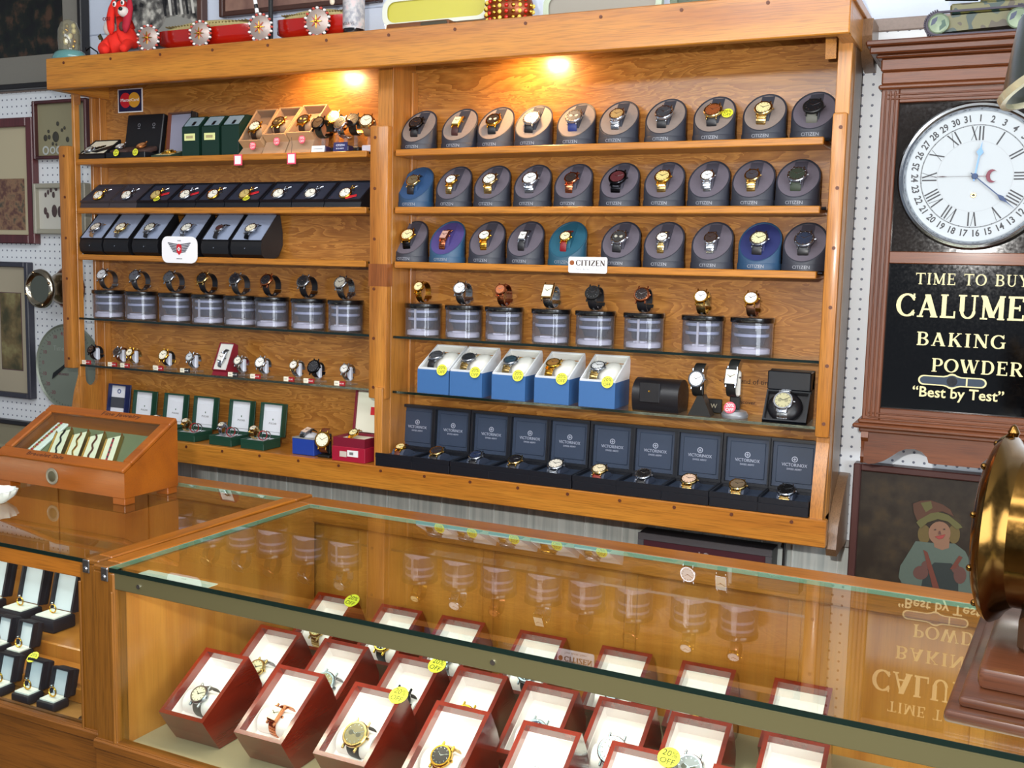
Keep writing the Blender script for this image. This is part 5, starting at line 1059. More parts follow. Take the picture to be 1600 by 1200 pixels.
m = MB(); m.tube([(.0, 0, 0), (-.002, -.004, .015), (-.018, -.01, .026), (-.030, -.012, .018), (-.032, -.012, .026)], .0018, DKM); m.tube([(0, 0, 0), (.008, -.002, .025), (.010, 0, .045), (.004, 0, .055), (-.002, 0, .050)], .0024, mat('3a3420', .4, .6)); m.ball((.003, 0, .049), .005, .003, .006, mat('4a4426', .4), seg=8)
tag(m.obj('iron_hook', None, (.122, -.150, ZT+.002)), 'small curled black iron hook between the turquoise ornament and plush dog', 'hook')
# plush dog
t = thing('plush_dog', 'bright red plush dog with long ears and white muzzle sitting on the case top', 'plush toy', (.205, -.146, ZT+.001))
RP = mat('d8200e', .8, noise=.12); RP2 = mat('a8122a', .8, noise=.1); WP = mat('d8ccc4', .8)
m = MB()
def skin(name, pts, edges, rad, mt, parent, sub=2):
    me = D.meshes.new(name); me.from_pydata(pts, edges, []); o = D.objects.new(name, me); COL.objects.link(o)
    sk = o.modifiers.new('s', 'SKIN'); sb = o.modifiers.new('u', 'SUBSURF'); sb.levels = sub
    for v, r in zip(me.skin_vertices[0].data, rad): v.radius = (r, r)
    me.skin_vertices[0].data[0].use_root = True
    dg = bpy.context.evaluated_depsgraph_get(); me2 = D.meshes.new_from_object(o.evaluated_get(dg), depsgraph=dg); D.objects.remove(o)
    me2.materials.clear(); me2.materials.append(mt); me2.polygons.foreach_set('use_smooth', [True]*len(me2.polygons))
    for p in me2.polygons: p.material_index = 0
    return link(name, me2, parent)
# body, haunches, forelegs, neck and head in one surface
pts = [(-.018, .004, .026), (.0, .0, .040), (.008, -.006, .062), (.004, -.010, .088), (.008, -.014, .108), (.0, -.016, .124), (.022, -.024, .098),
       (-.040, -.018, .022), (-.042, -.034, .014), (-.016, -.044, .010), (.018, -.012, .030), (.026, -.032, .014), (.030, -.044, .008)]
skin('body', pts, [(0, 1), (1, 2), (2, 3), (3, 4), (4, 5), (4, 6), (0, 7), (7, 8), (8, 9), (1, 10), (10, 11), (11, 12)], [.030, .026, .017, .018, .022, .017, .012, .022, .016, .009, .013, .011, .010], RP, t)
m = MB(); m.ball((.0255, -.032, .094), .0125, .014, .012, WP, seg=14); mz = m.obj('muzzle', t, smooth=80)
m = MB(); m.ball((.029, -.045, .098), .0055, .004, .0045, BLACK, seg=10); m.obj('nose', mz, smooth=80)
for q in ((-.001, -.034, .113), (.022, -.032, .115)):
    m = MB(); m.ball(q, .0055, .003, .0065, WHITE, seg=10); m.ball((q[0]+.001, q[1]-.0025, q[2]-.001), .0028, .002, .0035, BLACK, seg=8); m.obj('eye', t, smooth=80)
for x0, mt_, s in ((-.020, RP, -1), (.030, RP2, 1)):
    m = MB(); m.tube([(x0, -.014, .126), (x0+s*.003, -.020, .105), (x0+s*.002, -.028, .082), (x0-s*.002, -.032, .060), (x0-s*.003, -.033, .048)], .008, mt_, 10, rr=[.005, .0095, .011, .0095, .004])
    for v in m.bm.verts: v.co.y = -.024+(v.co.y+.024)*.7
    m.obj('ear', t, smooth=80)
m = MB(); m.ball((-.054, .002, .070), .016, .014, .019, WP, seg=14); m.tube([(-.050, .006, .058), (-.044, .010, .040)], .006, RP); m.obj('tail', t, smooth=80)
m = MB(); m.ball((.014, -.026, .064), .010, .006, .011, mat('54342c', .7), seg=10); m.obj('collar_tag', t, smooth=80)
m = MB(); m.text('OSU', .012, mat('6a1010', .6), T(-.021, -.0395, .080) @ FRONT, .0006); m.obj('lettering', t)
# canoes, rosettes
RDL = mat('a01408', .18, coat=.9); TAN = mat('a89a68', .5, noise=.2)
for x0, x1, lab in ((.315, .598, 'left red lacquered canoe model with pointed end, on the case top'), (.648, .850, 'right red lacquered canoe model behind the rosettes, on the case top')):
    t = thing('model_canoe', lab, 'model boat', ((x0+x1)/2, -.153, ZT+.001)); L_ = (x1-x0)/2
    m = MB(); n = 20; vs = []; fs = []; sg = 9
    for i in range(n+1):
        u = -1+2*i/n; w_ = .026*max(.03, (1-abs(u)**3.2))**.8; up_ = .006*abs(u)**3
        for k in range(sg): a = PI*k/(sg-1); vs.append((u*L_, -w_*math.cos(a), .042+up_-.041*(math.sin(a)**.75)*(1-.25*abs(u)**4)))
    for i in range(n):
        for k in range(sg-1): fs.append((i*sg+k, (i+1)*sg+k, (i+1)*sg+k+1, i*sg+k+1))
        fs.append((i*sg, i*sg+sg-1, (i+1)*sg+sg-1, (i+1)*sg))
    fs += [list(range(sg)), [n*sg+k for k in range(sg)][::-1]]; m.raw(vs, fs, RDL); m.obj('hull', t, smooth=60)
    m = MB(); m.tube([(u*L_*.9, 0, .046+.007*(1-u*u)) for u in [q/6-1 for q in range(13)]], .010, TAN, 8, rr=[.010*max(.2, (1-abs(q/6-1)**3)) for q in range(13)])
    for q in range(26): m.box(-.0012, .0012, -.011, .011, 0, .0025, mat('6a5a30', .6), 0, T((q/12.5-1)*L_*.8, 0, .053))
    m.obj('deck', t, smooth=60)
ROSM = mat('a89890', .4, .5)
for i, (px, py, sc) in enumerate(((233, 61, 1.0), (314, 51, .96), (408, 39, 1.0), (497, 31, 1.02))):
    p = at(px, py, y=-.19); R = .0275*sc
    t = thing('beaded_rosette', 'round beaded rosette medallion with gold star centre, %s of four along the case top' % ordl(i, 4), 'ornament', (p.x, -.1905, ZT+R), 'rosettes along the case top')
    MM = Rz(8) @ FRONT
    m = MB(); m.lathe([(0, 0), (R*.9, 0), (R*.92, .003), (R*.6, .006), (0, .008)], ROSM, MM, 36); m.obj('disc', t)
    m = MB()
    for k in range(20): a = 2*PI*k/20; m.ball((R*math.cos(a), R*math.sin(a), .003), R*.125, R*.10, .004, WHITE if k % 2 else mat('b8483c', .4), MM, seg=8)
    for k in range(20): a = 2*PI*(k+.5)/20; m.ball((R*.95*math.cos(a), R*.95*math.sin(a), .0), R*.09, R*.09, .0035, BLACK, MM, seg=6)
    m.obj('bead_rim', t, smooth=60)
    m = MB()
    for k in range(8): m.prism([(-R*.08, R*.05), (0, R*.5), (R*.08, R*.05)], .006, .0095, GOLD if k % 2 == 0 else mat('b05038', .4), 'z', MM @ Rz(k*45))
    m.ball((0, 0, .009), R*.13, R*.13, .004, GOLD, MM, seg=10); m.obj('star', t)
m = MB(); p = at(227, 68, y=-.172); m.lathe([(0, 0), (.030, 0), (.031, .002), (.02, .004), (0, .004)], mat('a4a8a4', .3, .6), Rz(-20) @ FRONT, 36); tag(m.obj('metal_disc', None, (p.x-.008, -.166, ZT+.0305)), 'plain silver disc leaning behind the leftmost rosette', 'ornament')
m = MB()
for k in range(14):
    z0 = k*.009; m.tube([(-.0035*k*.55, 0, z0), (-.0035*(k+1)*.55, 0, z0+.009)], .0042, (WHITE, BLACK)[k % 2], 8)
tag(m.obj('striped_stick', None, (.604, -.165, ZT+.066)), 'black and white striped twisted stick rising above the third rosette', 'stick')
m = MB(); m.box(-.004, .004, -.004, .004, 0, .14, BLACK, .001); tag(m.obj('black_post', None, (.632, -.155, ZT+.001)), 'thin black upright behind the third rosette', 'post')
m = MB(); m.ball((0, 0, .006), .006, .004, .007, mat('d8c8b0', .5)); m.ball((0, 0, .016), .0035, .003, .007, mat('d8c8b0', .5)); tag(m.obj('shell_finial', None, (.792, -.155, ZT+.070)), 'tiny cream finial beside the fourth rosette', 'ornament')
# bottle
t = thing('labelled_bottle', 'dark bottle with a grey and pink printed label on the case top', 'bottle', (.846, -.155, ZT+.001))
m = MB(); m.lathe([(0, 0), (.020, 0), (.022, .003), (.022, .09), (.018, .105), (.008, .118), (.007, .15), (0, .15)], mat('0e0c10', .08, coat=1), seg=28); m.obj('glass_body', t, smooth=50)
m = MB(); m.lathe([(.0222, .014), (.0227, .014), (.0227, .078), (.0222, .078)], blotch('bottle_label', ['8a8a92', 'b4b0b0', 'c8a8a8'], 60), seg=28); m.text('RESERVE', .008, mat('5a4a4a', .5), T(0, -.0229, .022) @ FRONT, .0003, bend=.0229); m.obj('label', t)
t = thing('lit_lamp_base', 'small glowing white lamp glass behind the bottle on the case top', 'lamp', (.905, -.10, ZT+.001))
m = MB(); m.lathe([(0, 0), (.016, 0), (.014, .01), (.008, .014), (0, .014)], mat('7a1c20', .4), seg=20); m.obj('base', t)
m = MB(); m.lathe([(0, .0145), (.012, .0145), (.016, .03), (.015, .05), (0, .06)], mat('fff2d8', .4, emit='fff0d0', est=3), seg=20); m.obj('lamp_glass', t, smooth=60)
def disc_tray(name, lab, x0, x1, z0, body, rim, cat):
    t = thing(name, lab, cat, ((x0+x1)/2, -.125, z0)); a = (x1-x0)/2
    m = MB(); P = rrect(2*a, .052, .02); m.prism(P, -.006, .006, body, 'y', T(0, 0, .026) ); m.obj('plate', t)
    m = MB(); P2 = [(x*1.02, z*1.08) for x, z in P]; n_ = len(P)
    vs = [(x, y, z+.026) for y in (-.010, .004) for x, z in P2]+[(x*.92, -.010, z*.8+.026) for x, z in P]; fs = []
    for i in range(n_): j = (i+1) % n_; fs += [(i, j, n_+j, n_+i), (i, 2*n_+i, 2*n_+j, j)]
    m.raw(vs, fs, rim); m.obj('rim', t); return t
disc_tray('enamel_sign', 'long white-rimmed yellow enamel sign lying along the case top', .905, 1.150, ZT+.0215, mat('b8b040', .4), mat('c8cabc', .3), 'sign')
m = MB(); m.box(-.075, .075, -.02, .02, 0, .0195, mat('6a3c1c', .5, noise=.2), .006, seg=2); m.box(.01, .07, -.024, -.018, .004, .016, mat('3a3424', .6), .002); tag(m.obj('wood_block', None, (1.0, -.14, ZT+.0005)), 'carved brown wood block under the yellow enamel sign', 'block')
t = thing('jewelled_ornament', 'red and gold bead-covered ornament on the case top above the right bay', 'ornament', (1.200, -.145, ZT+.001))
m = MB(); m.lathe([(0, 0), (.030, .0), (.046, .012), (.050, .03), (.04, .06), (0, .07)], mat('7a3a14', .3, .5), Matrix.Scale(.6, 4, (0, 1, 0)), 28); m.obj('body', t, smooth=60)
m = MB()
for k in range(46): 
    a = PI+PI*(k % 12)/11; zz = .008+.011*(k//12); rr = .046+.004*math.sin(zz*60); m.ball((rr*math.cos(a), rr*.62*math.sin(a), zz), .0042, .003, .0042, (mat('b81c10', .25), GOLD, mat('e0c050', .3))[k % 3], seg=7)
m.obj('beads', t, smooth=60)
disc_tray('enamel_sign', 'long grey-green rimmed tin tray lying along the case top, right', 1.268, 1.50, ZT+.001, mat('8a8478', .4), mat('a4b098', .3), 'tray')
disc_tray('enamel_sign', 'dark green edged tin tray on the case top, farthest right', 1.52, 1.80, ZT+.001, mat('3c4a34', .4), mat('4c5a3c', .3), 'tray')

# ------------------------------------------------------------------ THE RIGHT GLASS COUNTER
CT = Rz(math.degrees(-.0162)); H = .7354; CDp = .411
def counter(name, lab, M, x0, x1, xg0, xg1, left, right, frontwood):
    t = thing(name, lab, 'display counter', M=M)
    def p(mb, nm, parent=t): return mb.obj(nm, parent)
    m = MB(); m.box(xg0, xg1, .0, CDp, H-.0055, H, GTOP); p(m, 'glass_top')
    m = MB(); m.box(xg0, xg1, -.0012, -.0002, H-.0056, H-.0002, GLEDGE); m.box(xg0, xg1, CDp, CDp+.002, H-.0056, H+.0002, mat('6f8a78', .3)); 
    if left: m.box(xg0-.0012, xg0-.0002, 0, CDp, H-.0056, H+.0002, mat('6f8a78', .3))
    p(m, 'glass_edge')
    m = MB(); m.box(xg0+.004, xg1, .0, .012, H-.0275, H-.0065, mat('645e40', .35, .4) if not frontwood else COUNTER, .001); p(m, 'front_bar')
    m = MB()
    for q in (.05, .55, 1.05):
        if xg0+q < xg1: m.cyl((xg0+q, .0, H-.017), (xg0+q, -.0015, H-.017), .003, CHROME, seg=10)
    if not m.bm.verts: m.cyl((xg1-.04, .0, H-.017), (xg1-.04, -.0015, H-.017), .003, CHROME, seg=10)
    p(m, 'screw')
    m = MB(); m.box(xg0+.008, xg1-.001, .003, .006, .505, H-.028, GLASS); p(m, 'front_glass')
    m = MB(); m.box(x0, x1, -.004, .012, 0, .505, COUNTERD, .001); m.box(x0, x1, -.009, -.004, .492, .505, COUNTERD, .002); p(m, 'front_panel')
    m = MB(); m.box(x0+.004, x1-.004, .012, CDp+.036, .480, .494, mat('a08e70', .8, noise=.06) if not frontwood else mat('a8743a', .6, noise=.06)); p(m, 'deck')
    m = MB(); m.box(x0, x1, CDp+.036, CDp+.044, 0, H-.031, CASEIN); 
    for k in range(8):
        xx = x0+.10+k*.23
        if xx < x1-.03: m.box(xx, xx+.018, CDp+.033, CDp+.036, .494, H-.031, CASEIN, .001)
    p(m, 'back_panel')
    m = MB(); m.box(x0, x1, CDp+.0022, CDp+.048, H-.03, H+.0005, COUNTER, .002); p(m, 'back_rail')
    for side, on in (('l', left), ('r', right)):
        if not on: continue
        a, b_ = (x0, xg0-.0015) if side == 'l' else (xg1+.0015, x1)
        m = MB(); m.box(a, b_, .02, CDp+.0021, 0, H+.001, COUNTERY, .002); p(m, 'side_panel')
        ia, ib = (b_, b_+.006) if side == 'l' else (a-.006, a)
        m = MB(); m.box(ia, ib, .012, CDp+.006, .494, H-.0062, CASEIN); p(m, 'side_lining')
        m = MB(); pa, pb = (a, b_+.010) if side == 'l' else (a-.010, b_)
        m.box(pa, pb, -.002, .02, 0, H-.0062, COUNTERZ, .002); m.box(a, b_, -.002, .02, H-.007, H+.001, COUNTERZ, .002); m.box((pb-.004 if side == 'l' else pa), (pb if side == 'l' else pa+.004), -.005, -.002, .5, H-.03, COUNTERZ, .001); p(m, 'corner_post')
        m = MB(); zz = H-.006; xx = b_-.004 if side == 'l' else a+.004; m.box(xx-.006, xx+.006, -.0045, -.002, zz-.012, zz+.006, CHROME, .001); m.lathe([(0, 0), (.0035, 0), (.002, .0015), (0, .0015)], STEEL, T(xx, -.0045, zz-.006) @ FRONT, 10); p(m, 'glass_clip')
    m = MB(); m.cyl((xg0+.03, .024, H-.018), (xg1-.03, .024, H-.018), .0065, mat('fff4e0', .4, emit='fff0d8', est=4), seg=12); p(m, 'tube_lamp')
    return t
M1 = CT @ T(1.1238, -1.0584, FZ)
rc = counter('glass_display_counter', 'long glass-topped counter full of red wooden watch boxes', M1, -.028, 1.60, 0, 1.58, True, False, False)
M2 = T(1.048, -1.0625, FZ)
lc = counter('glass_display_counter', 'left glass-topped counter with black ring boxes inside', M2, -1.6, .026, -1.6, .0, False, True, True)
def lamp(M, x0, x1, power):
    l = D.lights.new('counter_tube_light', 'AREA'); l.shape = 'RECTANGLE'; l.size = (x1-x0)*U; l.size_y = .03; l.energy = power; l.color = (1.0, .88, .70)
    o = D.objects.new('counter_tube_light', l); COL.objects.link(o); R_ = M @ T((x0+x1)/2, .034, H-.018) @ Rx(38)
    R_.translation = Vector(W(*R_.translation)); o.matrix_world = R_; o['_skip'] = 1; return o
lamp(M1, .05, 1.5, 4.6); lamp(M2, -1.0, -.04, 2.6)
m = MB(); m.box(0, .115, 0, .018, 0, .0006, mat('d8d4c8', .5)); o = m.obj('paper_label'); o.matrix_world = M1 @ T(.035, .014, H-.0064); tag(o, 'white paper strip taped beneath the glass at the left front corner', 'label')

# red boxes in three rows
R1 = [1.1540, 1.2775, 1.398, 1.517, 1.634, 1.7445, 1.861]; R2 = [1.160, 1.2735, 1.391, 1.488, 1.587, 1.688, 1.781, 1.893]; R3 = [1.1420, 1.262, 1.370, 1.501, 1.629, 1.7455, 1.870]
DK = .864
LW = [[('steel with grey strap', 'd8ccb4', STEEL, mat('5a5450', .5), 'round', .0125), ('rose gold bracelet', 'e8d0b8', ROSE, ROSE, 'rect', .0105), ('two-tone chronograph on black strap', '7c6e50', TTONE, BLKL, 'round', .0165), ('black dialled gold', '241a1c', GOLD, TTONE, 'round', .0135), ('plain steel', 'cfcac0', STEEL, STEEL, 'round', .014), ('gilt round', 'dccfa8', TTONE, TTONE, 'round', .014), ('white dialled', 'e8e8e4', STEEL, STEEL, 'round', .014)],
 [('two-tone square', 'cfc3a2', TTONE, STEEL, 'round', .0125), ('open-worked steel', '8a7c58', STEEL, STEEL, 'round', .017), ('black diver with white hour marks', '14161e', DKM, DKM, 'round', .0175), ('dark blue strapped', '3a3440', GOLD, mat('1c2040', .5), 'round', .015), ('blue dialled steel', '20264a', STEEL, STEEL, 'round', .017), ('large white dialled', 'ecebe8', CHROME, CHROME, 'round', .018), ('steel chronograph', '8a8a90', CHROME, CHROME, 'round', .017), ('silver', 'd8d8d8', STEEL, STEEL, 'round', .015)],
 [('two-tone dress', 'd8c890', TTONE, TTONE, 'round', .0135), ('dark dialled dress', '2a2420', GOLD, BLKL, 'round', .0145), ('silver dress', 'd0d0cc', STEEL, STEEL, 'round', .014), ('black chronograph', '1c1c22', STEEL, BLKL, 'round', .0155), ('pale dress', 'e4dcc8', STEEL, STEEL, 'round', .014), ('gilt dress', 'e0d0a0', GOLD, GOLD, 'round', .0135), ('grey dress', '9a9aa0', STEEL, BLKL, 'round', .014)]]
LIN = mat('efe4e4', .7, noise=.02)
for ri, (xs, yb) in enumerate(((R1, -.957), (R2, -.849), (R3, -.683))):
    rn = ('front', 'middle', 'rear')[ri]
    for i, x in enumerate(xs):
        nm = ordl(i, len(xs)); dy = yb+.957; bb = -.928
        P0 = (-1.045+dy, .911); P1 = (-.955+dy, .968)
        t, M, L = easel_box('red_watch_box', 'open red lacquered wooden box with white lining, %s in the %s row inside the counter' % (nm, rn), 'watch box', x, .0735, P0, P1, [(bb+dy, .921), (bb-.002+dy, DK), (-1.014+dy, DK)], RED, LIN, .0056, .032, 'red lacquered boxes in the counter', lip=.013)
        def fpil(b):
            b.M = M; b.cyl((-.024, L*.36, -.0235), (.024, L*.36, -.0235), .0155, LIN, seg=20)
        link('pillow', cached('rpil', 'pillow', fpil, 60), t)
        d, dl, cs, st, sh, rr = LW[ri][i]
        watch(rootM(t, M) @ T(.002, L*.36, -.0035) @ Rx(10) @ Rz(random.uniform(-12, 0)), '%s watch in the %s red box of the %s row' % (d, nm, rn), dl, cs, st, 'metal' if st in (STEEL, CHROME, TTONE, GOLD, ROSE, DKM) else 'leather', sh, rr, ry=.0185, rz=.019, a0=-105, a1=105, sw=rr*.56, group='watches in the red boxes', sub='4a4438' if 'chrono' in d else None)
        if (ri, i) in ((0, 2), (0, 5), (1, 2), (2, 0)):
            sticker(rootM(t, M) @ T(.031, L-.006, .0008) @ Rz(-6), 'yellow 20%% OFF sticker on the corner of the %s red box, %s row' % (nm, rn), .0125)
# ring boxes on risers in the left case
for q, (y0, z1, lab) in enumerate(((-.93, .906, 'upper'), (-1.0, .886, 'lower'))):
    m = MB(); m.box(.0, .56, 0, (.26 if q == 0 else .068), 0, z1-.8632, CASEIN, .002); tag(m.obj('display_riser', None, (.46, y0, .8634)), '%s wooden step for ring boxes inside the left counter' % lab, 'riser')
BV = mat('141020', .6, noise=.2)
def ringbox(px, py, y, z, w, h, lab, gem=True, ang=0, d=None):
    p = at(px, py, y=y); d = d or w*.85
    t = thing('ring_box', lab, 'ring box', (p.x, y, z), 'ring boxes in the left counter'); t.rotation_euler = (0, 0, math.radians(ang)); k = w/2
    m = MB(); m.box(-k, k, -d, 0, 0, h*.34, BV, .003, seg=2); m.obj('box_body', t)
    m = MB(); m.box(-k*.8, k*.8, -d*.85, -d*.12, h*.34, h*.34+.002, WHITE); m.obj('lining', t)
    m = MB(); m.M = T(0, 0, h*.36) @ Rx(-14); m.box(-k, k, 0, .012, 0, h, BV, .003, seg=2); m.box(-k, -k*.84, -.008, 0, 0, h, BV); m.box(k*.84, k, -.008, 0, 0, h, BV); m.box(-k*.84, k*.84, -.008, 0, h*.93, h, BV); ld = m.obj('lid', t)
    m = MB(); m.M = T(0, 0, h*.36) @ Rx(-14); m.box(-k*.84, k*.84, -.0015, 0, 0, h*.93, mat('c6cede', .5)); m.obj('lid_lining', ld)
    if gem:
        r = MB(); r.tube([(.007*math.cos(a*PI/8), 0, .007*math.sin(a*PI/8)) for a in range(17)], .0012, GOLD, 6); r.ball((0, 0, .0085), .0025, .0025, .0022, CHROME, seg=6)
        tag(r.obj('ring', None, (p.x, y-d*.5, z+h*.34+.0105)), 'gold ring in the ' + lab.replace(' ring box', ' box').replace(' with white lid', '').replace(', under a yellow dot', ''), 'ring', 'rings in the left counter')
ringbox(50, 962, -.86, .9065, .052, .062, 'tall black ring box with white lid, upper step, left of two')
ringbox(101, 980, -.86, .9065, .052, .062, 'tall black ring box with white lid, upper step, right of two')
ringbox(-5, 955, -.86, .9065, .052, .062, 'tall black ring box with white lid, upper step, cut by the photo edge')
ringbox(8, 1012, -.945, .8865, .034, .038, 'small black ring box with white lid, lower step, left of two')
ringbox(42, 1020, -.945, .8865, .034, .038, 'small black ring box with white lid, lower step, right of two')
ringbox(12, 1068, -1.012, .8638, .034, .038, 'small black ring box on the deck, left of three')
ringbox(56, 1072, -1.012, .8638, .034, .040, 'small black ring box on the deck, middle of three, under a yellow dot')
ringbox(95, 1082, -1.012, .8638, .034, .038, 'small black ring box on the deck, right of three')
p = at(51, 1027, y=-1.006); sticker(T(p.x, -1.0055, p.z) @ Rx(35), 'yellow dot sticker on top of the middle ring box lid', .009)
m = MB(); m.box(-.02, .02, -.03, .03, 0, .012, BV, .003); m.box(-.018, .018, .0, .03, .012, .02, BV, .003); tag(m.obj('closed_ring_box', None, (.985, -.93, .8638)), 'low closed black box at the right wall of the left counter', 'ring box')
m = MB(); m.tube([(.008*math.cos(a*PI/8), .006*math.sin(a*PI/8), 0) for a in range(17)], .002, CHROME, 6); m.ball((.004, -.006, .002), .004, .003, .003, CHROME, seg=6); tag(m.obj('ring', None, (1.010, -1.035, .8662)), 'loose silver ring lying on the deck of the left counter', 'ring')

# ------------------------------------------------------------------ slanted wooden display case on the left counter
ZK = FZ+H
dc = thing('bracelet_display_case', 'slant-topped honey wood display case with glass lid and bracelets, standing on the left counter', 'display case', (.730, -.8251, ZK))
X0, X1 = -.145, .144; YD = .1175
prof = [(0, .012), (0, .052), (YD, .121), (YD, .012)]
m = MB()
m.prism(prof, X0, X0+.012, CHERRY); m.prism(prof, X1-.012, X1, CHERRY)
m.box(X0+.012, X1-.012, 0, .010, .012, .0535, CHERRY); m.box(X0+.012, X1-.012, YD-.010, YD, .012, .117, CHERRY); m.box(X0+.012, X1-.012, .01, YD-.01, .012, .018, CHERRY)
m.obj('case_body', dc)
for a in (X0+.001, X1-.027):
    for b_ in (.001, YD-.023): m = MB(); m.box(a, a+.026, b_, b_+.022, .0003, .012, CHERRY, .001); m.obj('foot', dc)
FM, FL = frame((0, .052), (YD, .121))
m = MB(); m.M = FM; e = .0075
m.box(X0-.001, X1+.001, -.001, .020, 0, e, CHERRY, .002); m.box(X0-.001, X1+.001, FL-.018, FL+.001, 0, e, CHERRY, .002); m.box(X0-.001, X0+.018, .020, FL-.018, 0, e, CHERRY, .002); m.box(X1-.018, X1+.001, .020, FL-.018, 0, e, CHERRY, .002); lf = m.obj('lid_frame', dc)
m = MB(); m.M = FM; m.box(X0+.018, X1-.018, .020, FL-.018, .003, .005, GLASS); m.obj('lid_glass', lf)
m = MB(); m.M = FM; m.text('Fine Jewelry', .012, mat('3c1a0a', .6), T(.03, FL-.009, e+.0002), .0002, sx=1.5); m.obj('lettering', lf); m = MB(); m.M = FM; m.text('Bracelet Sale', .011, mat('3c1a0a', .6), T(-.035, .009, e+.0002), .0002, sx=1.5); m.obj('lettering', lf)
m = MB(); m.M = FM; m.box(X0+.012, X1-.012, .012, FL-.014, -.022, -.020, mat('6e7254', .8, noise=.06)); m.obj('lining', dc)
m = MB(); MM = T(-.015, -.0002, .031) @ FRONT; m.lathe([(0, 0), (.0135, 0), (.014, .001), (.0125, .0018), (.0115, .0012), (0, .0012)], mat('8e8878', .35, .5), MM, 28); m.lathe([(0, .0012), (.009, .0012), (.007, .0022), (0, .0022)], mat('55503c', .4, .4), MM, 20); m.obj('medallion', dc)
for i, (xx, mt_) in enumerate(((-.058, DKM), (-.018, GOLD), (.020, BRN), (.060, mat('b02a3a', .3, .3)))):
    Mx = T(.730, -.8251, ZK) @ FM @ T(xx+.012, .026, -.0195) @ Rz(30)
    t = thing('bracelet_card', 'boxed %s bracelet on cream card, %s of four in the slanted case' % (('black', 'gold', 'brown', 'red beaded')[i], ordl(i, 4)), 'bracelet', M=Mx, group='bracelet cards in the slanted case')
    m = MB(); m.box(-.013, .013, 0, .080, 0, .006, CREAM, .001); m.box(-.014, -.013, -.001, .081, 0, .009, GOLD); m.box(.013, .014, -.001, .081, 0, .009, GOLD); m.obj('card', t)
    m = MB()
    if i == 3:
        for k in range(16): m.ball((0, .008+k*.0043, .0075), .002, .0019, .0016, mt_ if k % 3 else BLACK, seg=6)
    else: m.tube([(.002*math.sin(k*1.3+i), .006+k*.0065, .0075) for k in range(12)], .0016, mt_, 6)
    m.obj('bracelet', t)
Mx = T(.730, -.8251, ZK) @ FM @ T(-.112, .022, -.0195)
t = thing('bracelet_card', 'long white card with red and gold bracelet along the slanted case left wall', 'bracelet', M=Mx)
m = MB(); m.box(-.012, .014, 0, .096, 0, .004, WHITE, .001); m.obj('card', t)
m = MB()
for k in range(15): m.ball((0, .007+k*.006, .0058), .0028, .003, .0018, (mat('a82420', .3), GOLD)[k % 2], seg=6)
m.obj('bracelet', t)
# white scalloped dish cut off at the left edge
m = MB(); n = 28; vs = []; fs = []
for i in range(n):
    a = 2*PI*i/n; s = 1+.05*math.cos(a*14)
    for r, z in ((.018, 0), (.030*s, .010), (.034*s, .020), (.032*s, .020), (.026, .010), (.0, .004)): vs.append((r*math.cos(a), r*math.sin(a), z))
for i in range(n):
    j = (i+1) % n
    for k in range(5): fs.append((i*6+k, j*6+k, j*6+k+1, i*6+k+1))
m.raw(vs, fs, mat('d0d6d0', .35)); p = at(-9, 785, z=ZK); tag(m.obj('scalloped_dish', None, (p.x, p.y, ZK+.0005)), 'small white scalloped dish at the left edge of the counter', 'dish')

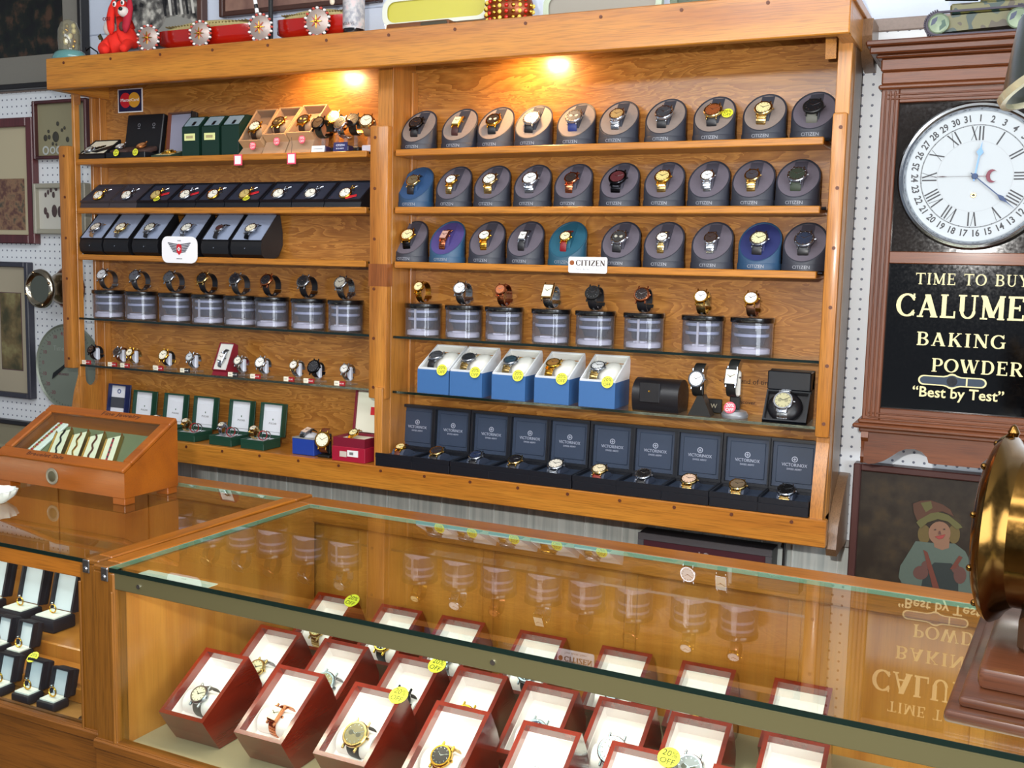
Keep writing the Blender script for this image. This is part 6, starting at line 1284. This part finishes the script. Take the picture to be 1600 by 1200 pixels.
# ------------------------------------------------------------------ brass drum machine on the right of the counter, close to the camera
Mb = T(2.052, -1.052, ZK) @ Rz(-4)
t = thing('brass_counter_machine', 'big polished brass drum with flange on a stepped dark wooden plinth at the right edge', 'antique', M=Mb)
m = MB(); m.box(.036, .34, -.004, .30, .0005, .013, DARKW, .004, seg=2); m.box(.046, .33, .008, .29, .013, .023, DARKW, .004, seg=2); m.box(.058, .32, .034, .27, .023, .044, DARKW, .006, seg=2); m.obj('plinth', t)
PBR = mat('705228', .16, 1, noise=.1)
m = MB(); MM = T(.046, .135, .152) @ Rz(-7) @ Ry(90)
m.lathe([(0, 0), (.038, 0), (.074, .004), (.088, .010), (.092, .016), (.088, .022), (.081, .026), (.074, .034), (.072, .20), (.068, .25), (0, .25)], PBR, MM, 72); m.obj('drum', t, smooth=35)
for k in range(10): a = 2*PI*k/10; m = MB(); m.ball((.081*math.cos(a), .081*math.sin(a), .006), .0035, .0035, .003, PBR, MM, seg=8); m.obj('rivet', t, smooth=60)
m = MB(); m.box(.085, .15, .09, .19, .043, .080, mat('3a2412', .4), .006); m.obj('cradle', t)
m = MB(); m.lathe([(0, 0), (.006, 0), (.008, .006), (.004, .014), (0, .018)], PBR, T(.066, .135, .241) @ Matrix.Scale(.7, 4), 16); m.obj('finial', t)
# dark desk lamp shade hanging in from the right edge
tip = at(1656, 48, y=-1.0)
t = thing('pendant_lamp', 'dark green metal pendant lamp shade with pale rim hanging at the upper right edge', 'lamp', tuple(tip))
Ml = Ry(-26) @ Rx(-4) @ Matrix.Scale(.85, 4)
m = MB(); m.lathe([(.0, .040), (.014, .038), (.030, .026), (.056, -.012), (.074, -.040), (.072, -.040), (.054, -.012), (.028, .021), (0, .033)], mat('141c19', .35, coat=.2), Ml, 40); m.obj('shade', t, smooth=60)
m = MB(); m.lathe([(.0715, -.046), (.0765, -.045), (.077, -.038), (.072, -.0375)], mat('e4dcb8', .2, .7), Ml, 40); m.obj('rim', t)
m = MB(); m.tube([Ml @ Vector((0, 0, .046)), Ml @ Vector((0, 0, .09)), (0, 0, .16), (0, 0, 2.415-tip.z)], .003, BLACK, 8); m.lathe([(0, 2.419-tip.z), (.03, 2.419-tip.z), (.02, 2.40-tip.z), (0, 2.40-tip.z)], BLACK, None, 20); m.obj('cord', t, smooth=60)

# ------------------------------------------------------------------ into metres
SM = Matrix.Scale(U, 4)
for me in D.meshes: me.transform(SM)
for o in D.objects:
    if o.type in ('MESH', 'EMPTY'):
        if o.parent: o.location = o.location*U
        else: o.location = W(*o.location)
    if '_skip' in o: del o['_skip']
for me in list(D.meshes):
    if me.users == 0: D.meshes.remove(me)
